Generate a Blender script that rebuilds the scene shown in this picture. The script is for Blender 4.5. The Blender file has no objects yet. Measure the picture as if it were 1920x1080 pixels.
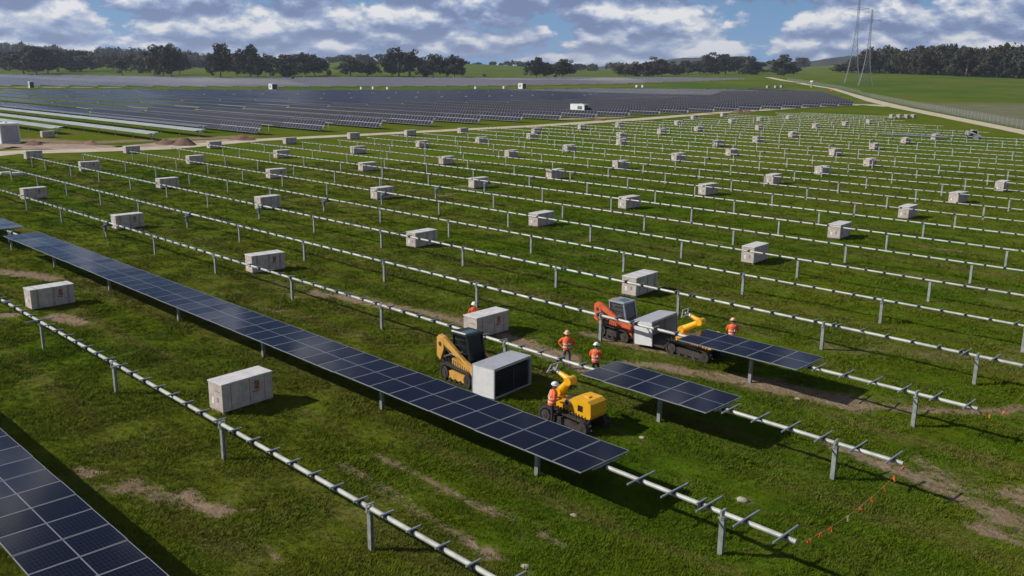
import bpy, bmesh, math, random
import numpy as np
from mathutils import Vector, Matrix, Euler, noise

random.seed(7)
RNG = np.random.default_rng(11)
C = bpy.context.scene.collection
SC = bpy.context.scene
PI = math.pi

# ------------------------------------------------------------------ camera
# world axes: X runs along the tracker rows, Y across them, Z up; unit = metre
F_PX, PITCH, ROLL, AZ, CAM_H = 1680.14, 0.236968, 0.0092078, 0.7909364, 15.0
_fw = np.array([-math.cos(AZ) * math.cos(PITCH), math.sin(AZ) * math.cos(PITCH), -math.sin(PITCH)])
_r0 = np.cross(_fw, [0, 0, 1.0]); _r0 /= np.linalg.norm(_r0)
_u0 = np.cross(_r0, _fw)
_R = math.cos(ROLL) * _r0 + math.sin(ROLL) * _u0
_U = -math.sin(ROLL) * _r0 + math.cos(ROLL) * _u0
cam = bpy.data.cameras.new("camera")
cam.sensor_width = 36.0
cam.lens = F_PX / 1920 * 36.0
cam.clip_start = 0.5
cam.clip_end = 20000
camo = bpy.data.objects.new("camera", cam)
C.objects.link(camo)
m = Matrix.Identity(4)
for i in range(3):
    m[i][0] = _R[i]; m[i][1] = _U[i]; m[i][2] = -_fw[i]
m[2][3] = CAM_H
camo.matrix_world = m
SC.camera = camo

# ------------------------------------------------------------------ light
SUN_EL = math.radians(34.5)
_sx, _sy = -0.70, -0.714
_n = math.hypot(_sx, _sy)
SUN = Vector((_sx / _n * math.cos(SUN_EL), _sy / _n * math.cos(SUN_EL), math.sin(SUN_EL)))
sl = bpy.data.lights.new("sun", 'SUN')
sl.energy = 5.0
sl.angle = math.radians(0.5)
sl.color = (1.0, 0.945, 0.86)
so = bpy.data.objects.new("sun", sl)
C.objects.link(so)
so.rotation_euler = SUN.to_track_quat('Z', 'Y').to_euler()

SC.view_settings.view_transform = 'Standard'
SC.view_settings.look = 'None'
SC.view_settings.gamma = 1.0
SC.view_settings.use_curve_mapping = False
SC.view_settings.exposure = -0.03
SC.cycles.max_bounces = 5
SC.cycles.transparent_max_bounces = 12


class NT:
    """small helper to write node trees"""
    def __init__(s, tree):
        s.t = tree; s.n = tree.nodes; s.l = tree.links
    def new(s, kind, **kw):
        n = s.n.new(kind)
        for k, v in kw.items():
            setattr(n, k, v)
        return n
    def put(s, sock, v):
        if v is None:
            return
        if hasattr(v, 'is_output') or isinstance(v, bpy.types.NodeSocket):
            s.l.new(v, sock)
        else:
            sock.default_value = v
    def math(s, op, a, b=None, c=None, clamp=False):
        n = s.new('ShaderNodeMath', operation=op, use_clamp=clamp)
        s.put(n.inputs[0], a); s.put(n.inputs[1], b); s.put(n.inputs[2], c)
        return n.outputs[0]
    def vmath(s, op, a, b=None, scale=None):
        n = s.new('ShaderNodeVectorMath', operation=op)
        s.put(n.inputs[0], a); s.put(n.inputs[1], b)
        if scale is not None:
            s.put(n.inputs[3], scale)
        return n.outputs[0]
    def noise(s, vec, scale, detail=3, rough=0.5, dist=0.0, lac=2.0):
        n = s.new('ShaderNodeTexNoise')
        s.put(n.inputs['Vector'], vec); s.put(n.inputs['Scale'], scale)
        s.put(n.inputs['Detail'], detail); s.put(n.inputs['Roughness'], rough)
        s.put(n.inputs['Distortion'], dist); s.put(n.inputs['Lacunarity'], lac)
        return n.outputs['Fac']
    def ramp(s, f, a, b, lo=0.0, hi=1.0, smooth=True):
        n = s.new('ShaderNodeMapRange', interpolation_type='SMOOTHSTEP' if smooth else 'LINEAR')
        s.put(n.inputs[0], f); s.put(n.inputs[1], a); s.put(n.inputs[2], b)
        s.put(n.inputs[3], lo); s.put(n.inputs[4], hi)
        return n.outputs[0]
    def mix(s, f, a, b):
        n = s.new('ShaderNodeMix', data_type='RGBA')
        s.put(n.inputs[0], f)
        s.put(n.inputs[6], (*a, 1) if isinstance(a, tuple) and len(a) == 3 else a)
        s.put(n.inputs[7], (*b, 1) if isinstance(b, tuple) and len(b) == 3 else b)
        return n.outputs[2]
    def comb(s, x, y, z):
        n = s.new('ShaderNodeCombineXYZ')
        s.put(n.inputs[0], x); s.put(n.inputs[1], y); s.put(n.inputs[2], z)
        return n.outputs[0]
    def sep(s, v):
        n = s.new('ShaderNodeSeparateXYZ'); s.put(n.inputs[0], v)
        return n.outputs


# ------------------------------------------------------------------ sky with cumulus
SKY_SEED = 9.4
SKY_ROT = -0.50
world = bpy.data.worlds.new("World")
SC.world = world
world.use_nodes = True
w = NT(world.node_tree)
w.n.clear()
wo = w.new('ShaderNodeOutputWorld')
sky = w.new('ShaderNodeTexSky', sky_type='NISHITA')
sky.sun_disc = False
sky.sun_elevation = SUN_EL
sky.sun_rotation = math.atan2(_sx, _sy)
sky.altitude = 200
sky.air_density = 1.0
sky.dust_density = 0.0
sky.ozone_density = 2.5
bg1 = w.new('ShaderNodeBackground')
bg1.inputs[1].default_value = 0.05
tint = w.new('ShaderNodeMix', data_type='RGBA', blend_type='MULTIPLY')
tint.inputs[0].default_value = 1.0
w.put(tint.inputs[6], sky.outputs[0]); tint.inputs[7].default_value = (0.40, 0.58, 0.84, 1)
tc = w.new('ShaderNodeTexCoord')
vr = w.new('ShaderNodeVectorRotate', rotation_type='Z_AXIS')
w.put(vr.inputs['Vector'], tc.outputs['Generated']); vr.inputs['Angle'].default_value = SKY_ROT
d = w.vmath('NORMALIZE', vr.outputs[0])
sx, sy, sz = w.sep(d)
hr = w.math('SQRT', w.math('ADD', w.math('MULTIPLY', sx, sx), w.math('MULTIPLY', sy, sy)))
hr = w.math('MAXIMUM', hr, 0.001)
el = w.math('MAXIMUM', w.math('DIVIDE', sz, hr), 0.0)
w.put(bg1.inputs[0], w.mix(w.ramp(el, 0.0, 0.22, 0.92, 0.0), tint.outputs[2], (3.6, 7.6, 13.4)))
lg = w.math('LOGARITHM', w.math('ADD', w.math('MULTIPLY', el, 16.0), 1.0), math.e)
A = 10.0
px_ = w.math('MULTIPLY', w.math('DIVIDE', sx, hr), A)
py_ = w.math('MULTIPLY', w.math('DIVIDE', sy, hr), A)
def cloud_density(dz):
    p = w.comb(px_, py_, w.math('ADD', w.math('MULTIPLY', lg, 2.3), dz))
    wv = w.new('ShaderNodeTexNoise'); w.put(wv.inputs['Vector'], p); wv.inputs['Scale'].default_value = 2.6; wv.inputs['Detail'].default_value = 6
    wv.inputs['Roughness'].default_value = 0.6
    off = w.vmath('SCALE', w.vmath('SUBTRACT', wv.outputs['Color'], (0.5, 0.5, 0.5)), scale=0.60)
    pw_ = w.vmath('ADD', p, off)
    vo = w.new('ShaderNodeTexVoronoi', feature='SMOOTH_F1'); w.put(vo.inputs['Vector'], pw_); vo.inputs['Scale'].default_value = 1.7; vo.inputs['Smoothness'].default_value = 0.18
    bil = w.math('SUBTRACT', 0.62, vo.outputs['Distance'])
    big = w.noise(p, 0.85, 8, 0.55, 0.2)
    return w.math('ADD', w.math('MULTIPLY', big, 0.80), w.math('MULTIPLY', bil, 0.44))
n0 = cloud_density(SKY_SEED)
n1 = cloud_density(SKY_SEED + 0.19)
pw = w.comb(px_, py_, w.math('ADD', w.math('MULTIPLY', lg, 2.2), 9.0))
fine = w.noise(pw, 3.6, 7, 0.62, 0.3)
broad = w.noise(pw, 0.6, 2, 0.5)
cover = w.ramp(el, 0.065, 0.24, 0.0, 0.20)
dens = w.math('SUBTRACT', n0, cover)
dens = w.math('ADD', dens, w.math('MULTIPLY', w.math('SUBTRACT', fine, 0.5), 0.10))
mask = w.ramp(dens, 0.278, 0.345)
lit = w.math('ADD', w.math('MULTIPLY', w.math('SUBTRACT', n0, n1), 4.4), 0.53)
lit = w.math('ADD', lit, w.math('MULTIPLY', w.math('SUBTRACT', fine, 0.5), 0.95))
lit = w.math('ADD', lit, w.math('MULTIPLY', w.math('SUBTRACT', broad, 0.5), 0.9))
thick = w.ramp(dens, 0.52, 0.72, 0.0, 0.20)
lit = w.math('SUBTRACT', lit, thick)
lit = w.ramp(lit, 0.13, 1.02, 0.0, 1.0, False)
cr = w.new('ShaderNodeValToRGB')
w.put(cr.inputs[0], lit)
e = cr.color_ramp.elements
e[0].position = 0.0; e[0].color = (0.185, 0.255, 0.46, 1)
e[1].position = 1.0; e[1].color = (0.98, 0.98, 0.99, 1)
k = cr.color_ramp.elements.new(0.33); k.color = (0.29, 0.385, 0.63, 1)
k = cr.color_ramp.elements.new(0.62); k.color = (0.53, 0.61, 0.77, 1)
low = w.ramp(el, 0.0, 0.03, 0.5, 0.0)
ccol = w.mix(low, cr.outputs[0], (0.36, 0.47, 0.66))
bg2 = w.new('ShaderNodeBackground')
w.put(bg2.inputs[0], ccol); bg2.inputs[1].default_value = 0.90
mx = w.new('ShaderNodeMixShader')
w.put(mx.inputs[0], mask)
w.l.new(bg1.outputs[0], mx.inputs[1]); w.l.new(bg2.outputs[0], mx.inputs[2])
w.l.new(mx.outputs[0], wo.inputs[0])

# ------------------------------------------------------------------ terrain
COLS = [-700, -150, 0, 250, 500, 700, 900, 1100, 1300, 1450, 1560, 1700, 1920, 2600]
DEP = [700, 900, 1150, 1600, 2300, 3200]
YT = {  # image rows the ground should reach at each depth (None = level plane)
    -700: [None, 149, 141, 128, 112, 98], -150: [None, 149, 141, 128, 112, 98], 0: [None, 150, 141, 130, 114, 97],
    250: [None, 152, 143, 131, 118, 107], 500: [None, 154, 145, 135, 122, 126], 700: [None, 154, 146, 132, 115, 124],
    900: [None, 155, 147, 136, 122, 127], 1100: [None, 155, 147, 140, 134, 129], 1300: [None, 153, 145, 139, 132, 127],
    1450: [None, 153, 144, 139, 133, 128], 1560: [None, 153, 142, 131, 126, 122], 1700: [None, 152, 142, 134, 128, 124],
    1920: [None, 155, 146, 136, 130, 126], 2600: [None, 155, 146, 136, 130, 126]}

def horizon_y(x):
    return 125.4 + (x + 20) * 0.00941

def _knot(x, dep, y):
    return 0.0 if y is None else CAM_H - dep * (y - horizon_y(x)) / 1640.0
TZ = np.array([[0.0] + [_knot(x, dd, y) for dd, y in zip(DEP, YT[x])] for x in COLS])
DK = np.array([0.0] + DEP)
_tanx = np.array([math.atan((x - 960) / 1640.0) for x in COLS])

def terrain(X, Y):
    X = np.asarray(X, float); Y = np.asarray(Y, float)
    hf = np.array([-math.cos(AZ), math.sin(AZ)]); hrx = np.array([math.sin(AZ), math.cos(AZ)])
    dep = X * hf[0] + Y * hf[1]
    lat = X * hrx[0] + Y * hrx[1]
    ang = np.arctan2(lat, np.maximum(dep, 1.0))
    dd = np.where(dep > 0, dep, 0.0)
    dd = np.minimum(dd, DEP[-1])
    ci = np.clip(np.interp(ang, _tanx, np.arange(len(COLS))), 0, len(COLS) - 1.001)
    di = np.clip(np.interp(dd, DK, np.arange(len(DK))), 0, len(DK) - 1.001)
    c0 = ci.astype(int); d0 = di.astype(int)
    fc = ci - c0; fc = fc * fc * (3 - 2 * fc)
    fd = di - d0
    z = (TZ[c0, d0] * (1 - fc) + TZ[c0 + 1, d0] * fc) * (1 - fd) + (TZ[c0, d0 + 1] * (1 - fc) + TZ[c0 + 1, d0 + 1] * fc) * fd
    return z

def tz(x, y):
    return float(terrain(x, y))

def ray(px, py):
    v = _fw * F_PX + _R * (px - 960) + _U * (540 - py)
    return v / np.linalg.norm(v)

def ground_at(px, py, h=0.0):
    """the point of the terrain (plus h) that the photograph shows at a pixel"""
    v = ray(px, py)
    ts = np.concatenate([np.arange(15, 400, 1.0), np.arange(400, 3600, 4.0)])
    P = ts[:, None] * v[None] + np.array([0, 0, CAM_H])
    below = P[:, 2] <= terrain(P[:, 0], P[:, 1]) + h
    if not below.any():
        i = len(ts) - 1
        return Vector(P[i])
    i = int(np.argmax(below))
    lo, hi = ts[max(i - 1, 0)], ts[i]
    for _ in range(30):
        t = (lo + hi) / 2
        q = v * t + np.array([0, 0, CAM_H])
        if q[2] <= tz(q[0], q[1]) + h: hi = t
        else: lo = t
    return Vector(v * hi + np.array([0, 0, CAM_H]))

def depth_of(p):
    return float((np.array(p) - np.array([0, 0, CAM_H])) @ _fw)

def pixel_x(p):
    q = np.array(p) - np.array([0, 0, CAM_H])
    return 960 + F_PX * float(q @ _R) / float(q @ _fw)

# ------------------------------------------------------------------ materials
def mat(name, col, rough=0.6, metal=0.0, spec=0.5, vary=0.0, vscale=3.0, bump=0.0, bscale=20.0, dirt=None, dirt_amt=0.0):
    mt = bpy.data.materials.new(name)
    mt.use_nodes = True
    t = NT(mt.node_tree)
    b = t.n['Principled BSDF']
    b.inputs['Base Color'].default_value = (*col, 1)
    b.inputs['Roughness'].default_value = rough
    b.inputs['Metallic'].default_value = metal
    b.inputs['Specular IOR Level'].default_value = spec
    geo = t.new('ShaderNodeNewGeometry')
    cur = None
    if vary:
        f = t.noise(geo.outputs['Position'], vscale, 4, 0.6)
        lo = tuple(c * (1 - vary) for c in col); hi = tuple(min(1, c * (1 + vary)) for c in col)
        cur = t.mix(t.ramp(f, 0.3, 0.7), lo, hi)
    if dirt:
        f = t.noise(geo.outputs['Position'], vscale * 2.3, 5, 0.65)
        cur = t.mix(t.math('MULTIPLY', t.ramp(f, 0.45, 0.75), dirt_amt), cur if cur is not None else col, dirt)
    if cur is not None:
        t.put(b.inputs['Base Color'], cur)
    if bump:
        f = t.noise(geo.outputs['Position'], bscale, 3, 0.6)
        bn = t.new('ShaderNodeBump'); bn.inputs['Strength'].default_value = bump; bn.inputs['Distance'].default_value = 0.03
        t.put(bn.inputs['Height'], f); t.put(b.inputs['Normal'], bn.outputs[0])
    return mt

M = {}
M['steel'] = mat('galvanised_steel', (0.40, 0.41, 0.375), 0.52, 0.15, 0.35, vary=0.2, vscale=1.7)
M['post'] = mat('galvanised_post', (0.36, 0.39, 0.37), 0.5, 0.4, vary=0.2, vscale=4.0)
M['rail'] = mat('rail_steel', (0.26, 0.29, 0.33), 0.5, 0.3, vary=0.12, vscale=3.0)
M['clamp'] = mat('clamp_black', (0.035, 0.037, 0.04), 0.5, 0.3)
M['drive'] = mat('drive_grey', (0.10, 0.12, 0.15), 0.5, 0.2, vary=0.2)
M['alu'] = mat('aluminium_frame', (0.34, 0.35, 0.37), 0.45, 0.4)
M['back'] = mat('panel_backsheet', (0.06, 0.06, 0.07), 0.5)
M['carton'] = mat('crate_carton', (0.51, 0.445, 0.405), 0.85, spec=0.2, vary=0.16, vscale=2.6, dirt=(0.30, 0.235, 0.19), dirt_amt=0.5)
M['cover'] = mat('crate_cover', (0.60, 0.585, 0.575), 0.65, vary=0.10, vscale=2.0, dirt=(0.42, 0.39, 0.36), dirt_amt=0.4)
M['strap'] = mat('crate_strap', (0.16, 0.14, 0.14), 0.6)
M['wood'] = mat('pallet_wood', (0.26, 0.20, 0.13), 0.85, vary=0.25, vscale=6)
M['redprint'] = mat('orange_print', (0.33, 0.14, 0.095), 0.9, vary=0.5, vscale=7)
M['greyprint'] = mat('grey_print', (0.26, 0.24, 0.24), 0.8)
M['whiteprint'] = mat('paper_label', (0.75, 0.74, 0.70), 0.7)
M['yellow_cat'] = mat('loader_yellow', (0.66, 0.36, 0.075), 0.42, vary=0.12, dirt=(0.30, 0.19, 0.09), dirt_amt=0.55, vscale=2.5)
M['yellow'] = mat('robot_yellow', (0.80, 0.41, 0.012), 0.38, vary=0.06, dirt=(0.42, 0.24, 0.05), dirt_amt=0.25)
M['orange_m'] = mat('loader_orange', (0.70, 0.125, 0.045), 0.42, vary=0.12, dirt=(0.36, 0.20, 0.13), dirt_amt=0.5)
M['white_m'] = mat('machine_white', (0.70, 0.70, 0.70), 0.45, vary=0.1)
M['black'] = mat('black_paint', (0.018, 0.019, 0.02), 0.45, vary=0.3)
M['rubber'] = mat('track_rubber', (0.028, 0.026, 0.024), 0.85, vary=0.3, vscale=6, dirt=(0.14, 0.10, 0.07), dirt_amt=0.6)
M['iron'] = mat('dark_iron', (0.075, 0.06, 0.055), 0.6, 0.4, vary=0.3)
M['glass'] = mat('cab_glass', (0.010, 0.014, 0.015), 0.08, 0.0, 0.3)
M['teal'] = mat('roof_glass', (0.05, 0.13, 0.14), 0.15)
M['glass_grey'] = mat('cab_glass_grey', (0.06, 0.068, 0.075), 0.08, 0.0, 0.5)
M['cabgrey'] = mat('cab_grey', (0.30, 0.32, 0.36), 0.4, 0.2, vary=0.1)
M['sheet'] = mat('magazine_sheet', (0.50, 0.51, 0.54), 0.42, 0.3, vary=0.07, vscale=1.5, dirt=(0.38, 0.37, 0.36), dirt_amt=0.4)
M['sheetwhite'] = mat('magazine_side', (0.76, 0.76, 0.77), 0.5, 0.1, vary=0.06)
M['stack'] = mat('stacked_panel_edges', (0.03, 0.035, 0.042), 0.35)
M['brownflap'] = mat('magazine_floor', (0.085, 0.065, 0.055), 0.7, vary=0.2)
M['wrist'] = mat('wrist_grey', (0.48, 0.49, 0.50), 0.4, 0.4)
M['hivis'] = mat('hivis_orange', (0.85, 0.12, 0.022), 0.75, vary=0.14, vscale=9)
M['refl'] = mat('reflective_tape', (0.72, 0.70, 0.62), 0.4)
M['navy'] = mat('navy_trousers', (0.022, 0.026, 0.045), 0.85, vary=0.25, vscale=9)
M['greytrs'] = mat('grey_trousers', (0.085, 0.085, 0.09), 0.85, vary=0.25, vscale=9)
M['skin'] = mat('skin', (0.42, 0.24, 0.17), 0.55)
M['hair'] = mat('hair', (0.04, 0.026, 0.018), 0.7)
M['helmet'] = mat('helmet_white', (0.80, 0.80, 0.76), 0.35)
M['helmet_o'] = mat('helmet_pale_orange', (0.80, 0.42, 0.26), 0.4)
M['boot'] = mat('boots', (0.05, 0.038, 0.028), 0.8)
M['cabwhite'] = mat('cabin_white', (0.74, 0.75, 0.75), 0.5, vary=0.05, vscale=0.5)
M['cabshade'] = mat('cabin_slat_end_shade', (0.32, 0.33, 0.38), 0.5, vary=0.1, vscale=0.6)  # grey of the louvre slats; also paints shade on the site cabin's end
M['cabdark'] = mat('cabin_louvre_end_shade', (0.06, 0.07, 0.065), 0.6)  # dark of the louvre; also paints shade on the inverter cabins' ends
M['bark'] = mat('bark', (0.12, 0.10, 0.085), 0.9, vary=0.3, vscale=1.0)
M['palebark'] = mat('pale_bark', (0.30, 0.27, 0.23), 0.9, vary=0.3, vscale=1.0)
M['lattice'] = mat('pylon_steel', (0.20, 0.22, 0.24), 0.5, 0.4, vary=0.15, vscale=0.2)
M['wire'] = mat('fence_wire', (0.24, 0.26, 0.25), 0.5, 0.4)
M['redcar'] = mat('orange_red_paint', (0.62, 0.10, 0.05), 0.4)
M['heap'] = mat('heaped_soil', (0.15, 0.085, 0.06), 0.95, vary=0.4, vscale=1.2, bump=0.6, bscale=3)
M['tape'] = mat('flag_orange', (0.85, 0.13, 0.025), 0.7)
M['tapey'] = mat('flag_pale', (0.75, 0.72, 0.45), 0.7)
M['rope'] = mat('tape_rope', (0.42, 0.24, 0.12), 0.8)
M['stone'] = mat('pale_stone', (0.36, 0.32, 0.25), 0.9, vary=0.2)

def leaf_mat(name, a, b):
    mt = bpy.data.materials.new(name); mt.use_nodes = True
    t = NT(mt.node_tree); bs = t.n['Principled BSDF']
    oi = t.new('ShaderNodeObjectInfo'); geo = t.new('ShaderNodeNewGeometry')
    f = t.noise(geo.outputs['Position'], 0.45, 3, 0.6)
    f2 = t.math('ADD', t.math('MULTIPLY', t.ramp(f, 0.3, 0.7), 0.6), t.math('MULTIPLY', oi.outputs['Random'], 0.4))
    t.put(bs.inputs['Base Color'], t.mix(f2, a, b))
    bs.inputs['Roughness'].default_value = 0.75
    bs.inputs['Specular IOR Level'].default_value = 0.2
    return mt
M['leaf'] = leaf_mat('gum_leaves', (0.027, 0.034, 0.018), (0.070, 0.068, 0.036))
M['leaf2'] = leaf_mat('gum_leaves_brown', (0.034, 0.034, 0.019), (0.085, 0.070, 0.040))
M['leaf3'] = leaf_mat('gum_leaves_deep', (0.020, 0.029, 0.019), (0.052, 0.058, 0.036))

def panel_mat(name, base, dust, line, far=False):
    mt = bpy.data.materials.new(name); mt.use_nodes = True
    t = NT(mt.node_tree); b = t.n['Principled BSDF']
    uv = t.new('ShaderNodeUVMap')
    x, y, z = t.sep(uv.outputs[0])           # x along the row (one panel = 1), y across (one panel = 1)
    fx = t.math('FRACT', x); fy = t.math('FRACT', y)
    def lines(f, n, wd):
        q = t.math('FRACT', t.math('MULTIPLY', f, n))
        return t.math('LESS_THAN', t.math('MINIMUM', q, t.math('SUBTRACT', 1.0, q)), wd)
    mid = t.math('LESS_THAN', t.math('ABSOLUTE', t.math('SUBTRACT', fy, 0.5)), 0.0075)
    geo = t.new('ShaderNodeNewGeometry')
    oi = t.new('ShaderNodeObjectInfo')
    nz = t.noise(geo.outputs['Position'], 0.6, 4, 0.6)
    cellx = t.math('FLOOR', t.math('MULTIPLY', x, 1.0))
    wn = t.new('ShaderNodeTexWhiteNoise', noise_dimensions='2D')
    t.put(wn.inputs['Vector'], t.comb(cellx, t.math('ADD', t.math('MULTIPLY', oi.outputs['Random'], 57.0), t.math('FLOOR', t.math('MULTIPLY', y, 2.0))), 0.0))
    tone = t.math('ADD', t.math('MULTIPLY', wn.outputs['Value'], 0.5), t.math('MULTIPLY', nz, 0.5))
    col = t.mix(tone, base, tuple(c * 1.7 for c in base))
    if not far:
        cells = t.math('MAXIMUM', lines(fx, 6, 0.022), lines(fy, 24, 0.03))
        bus = lines(fx, 60, 0.10)
        col = t.mix(t.math('MULTIPLY', bus, 0.25), col, (0.030, 0.031, 0.042))
        col = t.mix(t.math('MULTIPLY', cells, 0.55), col, (0.055, 0.055, 0.072))
        col = t.mix(t.math('MULTIPLY', t.ramp(nz, 0.5, 0.8), 0.10), col, dust)
    else:
        col = t.mix(t.math('MULTIPLY', nz, 0.5), col, dust)
    col = t.mix(mid, col, line)
    if far == 1:
        edge = t.math('MAXIMUM', t.math('LESS_THAN', t.math('MINIMUM', fx, t.math('SUBTRACT', 1.0, fx)), 0.022),
                      t.math('LESS_THAN', t.math('MINIMUM', fy, t.math('SUBTRACT', 1.0, fy)), 0.018))
        col = t.mix(edge, col, (0.22, 0.23, 0.25))
    t.put(b.inputs['Base Color'], col)
    b.inputs['Roughness'].default_value = 0.11 if not far else 0.2
    b.inputs['IOR'].default_value = 1.38 if not far else 1.38
    b.inputs['Specular IOR Level'].default_value = 0.5
    return mt
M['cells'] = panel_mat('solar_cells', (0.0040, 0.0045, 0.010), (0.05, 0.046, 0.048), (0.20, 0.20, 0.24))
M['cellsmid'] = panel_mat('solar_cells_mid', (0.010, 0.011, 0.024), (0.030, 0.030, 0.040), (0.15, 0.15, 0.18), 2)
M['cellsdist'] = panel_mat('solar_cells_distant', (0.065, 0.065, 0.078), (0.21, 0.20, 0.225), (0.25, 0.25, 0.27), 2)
M['pale'] = mat('pale_panel_face', (0.44, 0.47, 0.43), 0.35, vary=0.12, vscale=0.3)  # lighter even tone for the flat rows at far left
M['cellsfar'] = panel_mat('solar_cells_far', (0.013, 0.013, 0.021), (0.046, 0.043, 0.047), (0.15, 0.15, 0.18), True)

# ---- ground
def field_colour(t, pos):
    """grass colour shared by the ground sheet and the grass blades (worldwide position noise)"""
    n0_ = t.noise(pos, 0.022, 3, 0.5, 0.4)
    n1 = t.noise(pos, 0.06, 5, 0.6, 0.6)
    n2 = t.noise(pos, 0.35, 5, 0.65, 0.3)
    n3 = t.noise(pos, 2.2, 4, 0.65)
    # worn streaks left by machines driving along the rows
    streak = t.noise(t.vmath('MULTIPLY', pos, (0.028, 0.42, 0.0)), 1.0, 4, 0.6, 0.25)
    streak2 = t.noise(t.vmath('MULTIPLY', pos, (0.07, 1.3, 0.0)), 1.0, 3, 0.6, 0.15)
    g = t.mix(t.ramp(n1, 0.32, 0.68), (0.054, 0.108, 0.005), (0.118, 0.140, 0.009))
    g = t.mix(t.ramp(n2, 0.38, 0.72), g, (0.0928, 0.1613, 0.0066))
    g = t.mix(t.math('MULTIPLY', t.ramp(n0_, 0.46, 0.66), 0.55), g, (0.1299, 0.1436, 0.0176))
    g = t.mix(t.math('MULTIPLY', t.ramp(n0_, 0.48, 0.30), 0.4), g, (0.0418, 0.0958, 0.0066))
    g = t.mix(t.math('MULTIPLY', t.ramp(streak, 0.47, 0.66), 0.72), g, (0.1369, 0.1260, 0.0308))
    g = t.mix(t.math('MULTIPLY', t.ramp(streak2, 0.47, 0.30), 0.5), g, (0.0394, 0.0756, 0.0066))
    dry = t.ramp(t.math('ADD', t.math('ADD', t.math('MULTIPLY', n2, 0.4), t.math('MULTIPLY', n3, 0.35)), t.math('MULTIPLY', streak, 0.25)), 0.51, 0.66)
    g = t.mix(t.math('MULTIPLY', dry, 0.72), g, (0.1833, 0.1638, 0.0528))
    dk = t.ramp(n3, 0.5, 0.28)
    g = t.mix(t.math('MULTIPLY', dk, 0.4), g, (0.0348, 0.0655, 0.0088))
    return g

gm = bpy.data.materials.new('paddock_ground'); gm.use_nodes = True
t = NT(gm.node_tree); b = t.n['Principled BSDF']
geo = t.new('ShaderNodeNewGeometry'); pos = geo.outputs['Position']
grass = field_colour(t, pos)
at = t.new('ShaderNodeAttribute', attribute_name='dirt')
aw = t.new('ShaderNodeAttribute', attribute_name='far')
ap = t.new('ShaderNodeAttribute', attribute_name='stubble')
ay = t.new('ShaderNodeAttribute', attribute_name='dry')
n4 = t.noise(pos, 0.9, 6, 0.7, 0.5); n5 = t.noise(pos, 5.0, 5, 0.7)
dm = t.math('ADD', at.outputs['Fac'], t.math('MULTIPLY', t.math('SUBTRACT', n4, 0.5), 1.7))
dm = t.math('ADD', dm, t.math('MULTIPLY', t.math('SUBTRACT', n5, 0.5), 0.8))
dm = t.math('MULTIPLY', t.ramp(dm, 0.36, 0.74), t.ramp(at.outputs['Fac'], 0.02, 0.2))
soil = t.mix(t.ramp(n5, 0.3, 0.7), (0.19, 0.135, 0.092), (0.37, 0.295, 0.205))
soil = t.mix(t.ramp(n4, 0.35, 0.65), soil, (0.25, 0.18, 0.115))
straw = t.mix(t.ramp(n5, 0.3, 0.7), (0.135, 0.115, 0.045), (0.23, 0.20, 0.095))
dry = t.math('MULTIPLY', t.ramp(t.math('ADD', ay.outputs['Fac'], t.math('MULTIPLY', t.math('SUBTRACT', n4, 0.5), 1.5)), 0.22, 0.75), ay.outputs['Fac'])
col = t.mix(dry, grass, straw)
# distant pasture: smoother, a little lighter
nf = t.noise(pos, 0.012, 4, 0.6); nf2 = t.noise(pos, 0.09, 3, 0.6)
past = t.mix(t.ramp(nf, 0.35, 0.65), (0.066, 0.118, 0.014), (0.120, 0.145, 0.022))
past = t.mix(t.math('MULTIPLY', t.ramp(nf2, 0.5, 0.75), 0.4), past, (0.045, 0.06, 0.012))
col = t.mix(aw.outputs['Fac'], col, past)
stub = t.mix(t.ramp(nf2, 0.3, 0.7), (0.125, 0.145, 0.075), (0.185, 0.175, 0.112))
sm = t.ramp(t.math('ADD', ap.outputs['Fac'], t.math('MULTIPLY', t.math('SUBTRACT', nf2, 0.5), 0.7)), 0.3, 0.7)
col = t.mix(t.math('MULTIPLY', sm, t.ramp(ap.outputs['Fac'], 0.02, 0.15)), col, stub)
col = t.mix(dm, col, soil)
t.put(b.inputs['Base Color'], col)
b.inputs['Roughness'].default_value = 0.95
b.inputs['Specular IOR Level'].default_value = 0.0
nb = t.noise(pos, 3.2, 6, 0.75); nb2 = t.noise(pos, 0.7, 3, 0.6)
hh = t.math('ADD', nb, t.math('MULTIPLY', nb2, 0.9))
bp = t.new('ShaderNodeBump'); bp.inputs['Strength'].default_value = 0.85; bp.inputs['Distance'].default_value = 0.22
t.put(bp.inputs['Height'], hh); t.put(b.inputs['Normal'], bp.outputs[0])
M['ground'] = gm

rm = bpy.data.materials.new('gravel_road'); rm.use_nodes = True
t = NT(rm.node_tree); b = t.n['Principled BSDF']
geo = t.new('ShaderNodeNewGeometry'); pos = geo.outputs['Position']
f = t.noise(pos, 0.25, 5, 0.7); f2 = t.noise(pos, 3.0, 4, 0.7)
rc = t.mix(t.ramp(f, 0.3, 0.7), (0.43, 0.365, 0.27), (0.58, 0.51, 0.39))
rc = t.mix(t.math('MULTIPLY', t.ramp(f2, 0.5, 0.8), 0.4), rc, (0.28, 0.22, 0.16))
t.put(b.inputs['Base Color'], rc); b.inputs['Roughness'].default_value = 0.95; b.inputs['Specular IOR Level'].default_value = 0.1
M['road'] = rm
M['roadpink'] = mat('graded_earth', (0.33, 0.235, 0.18), 0.95, vary=0.3, vscale=0.35, dirt=(0.20, 0.12, 0.09), dirt_amt=0.6)

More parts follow.
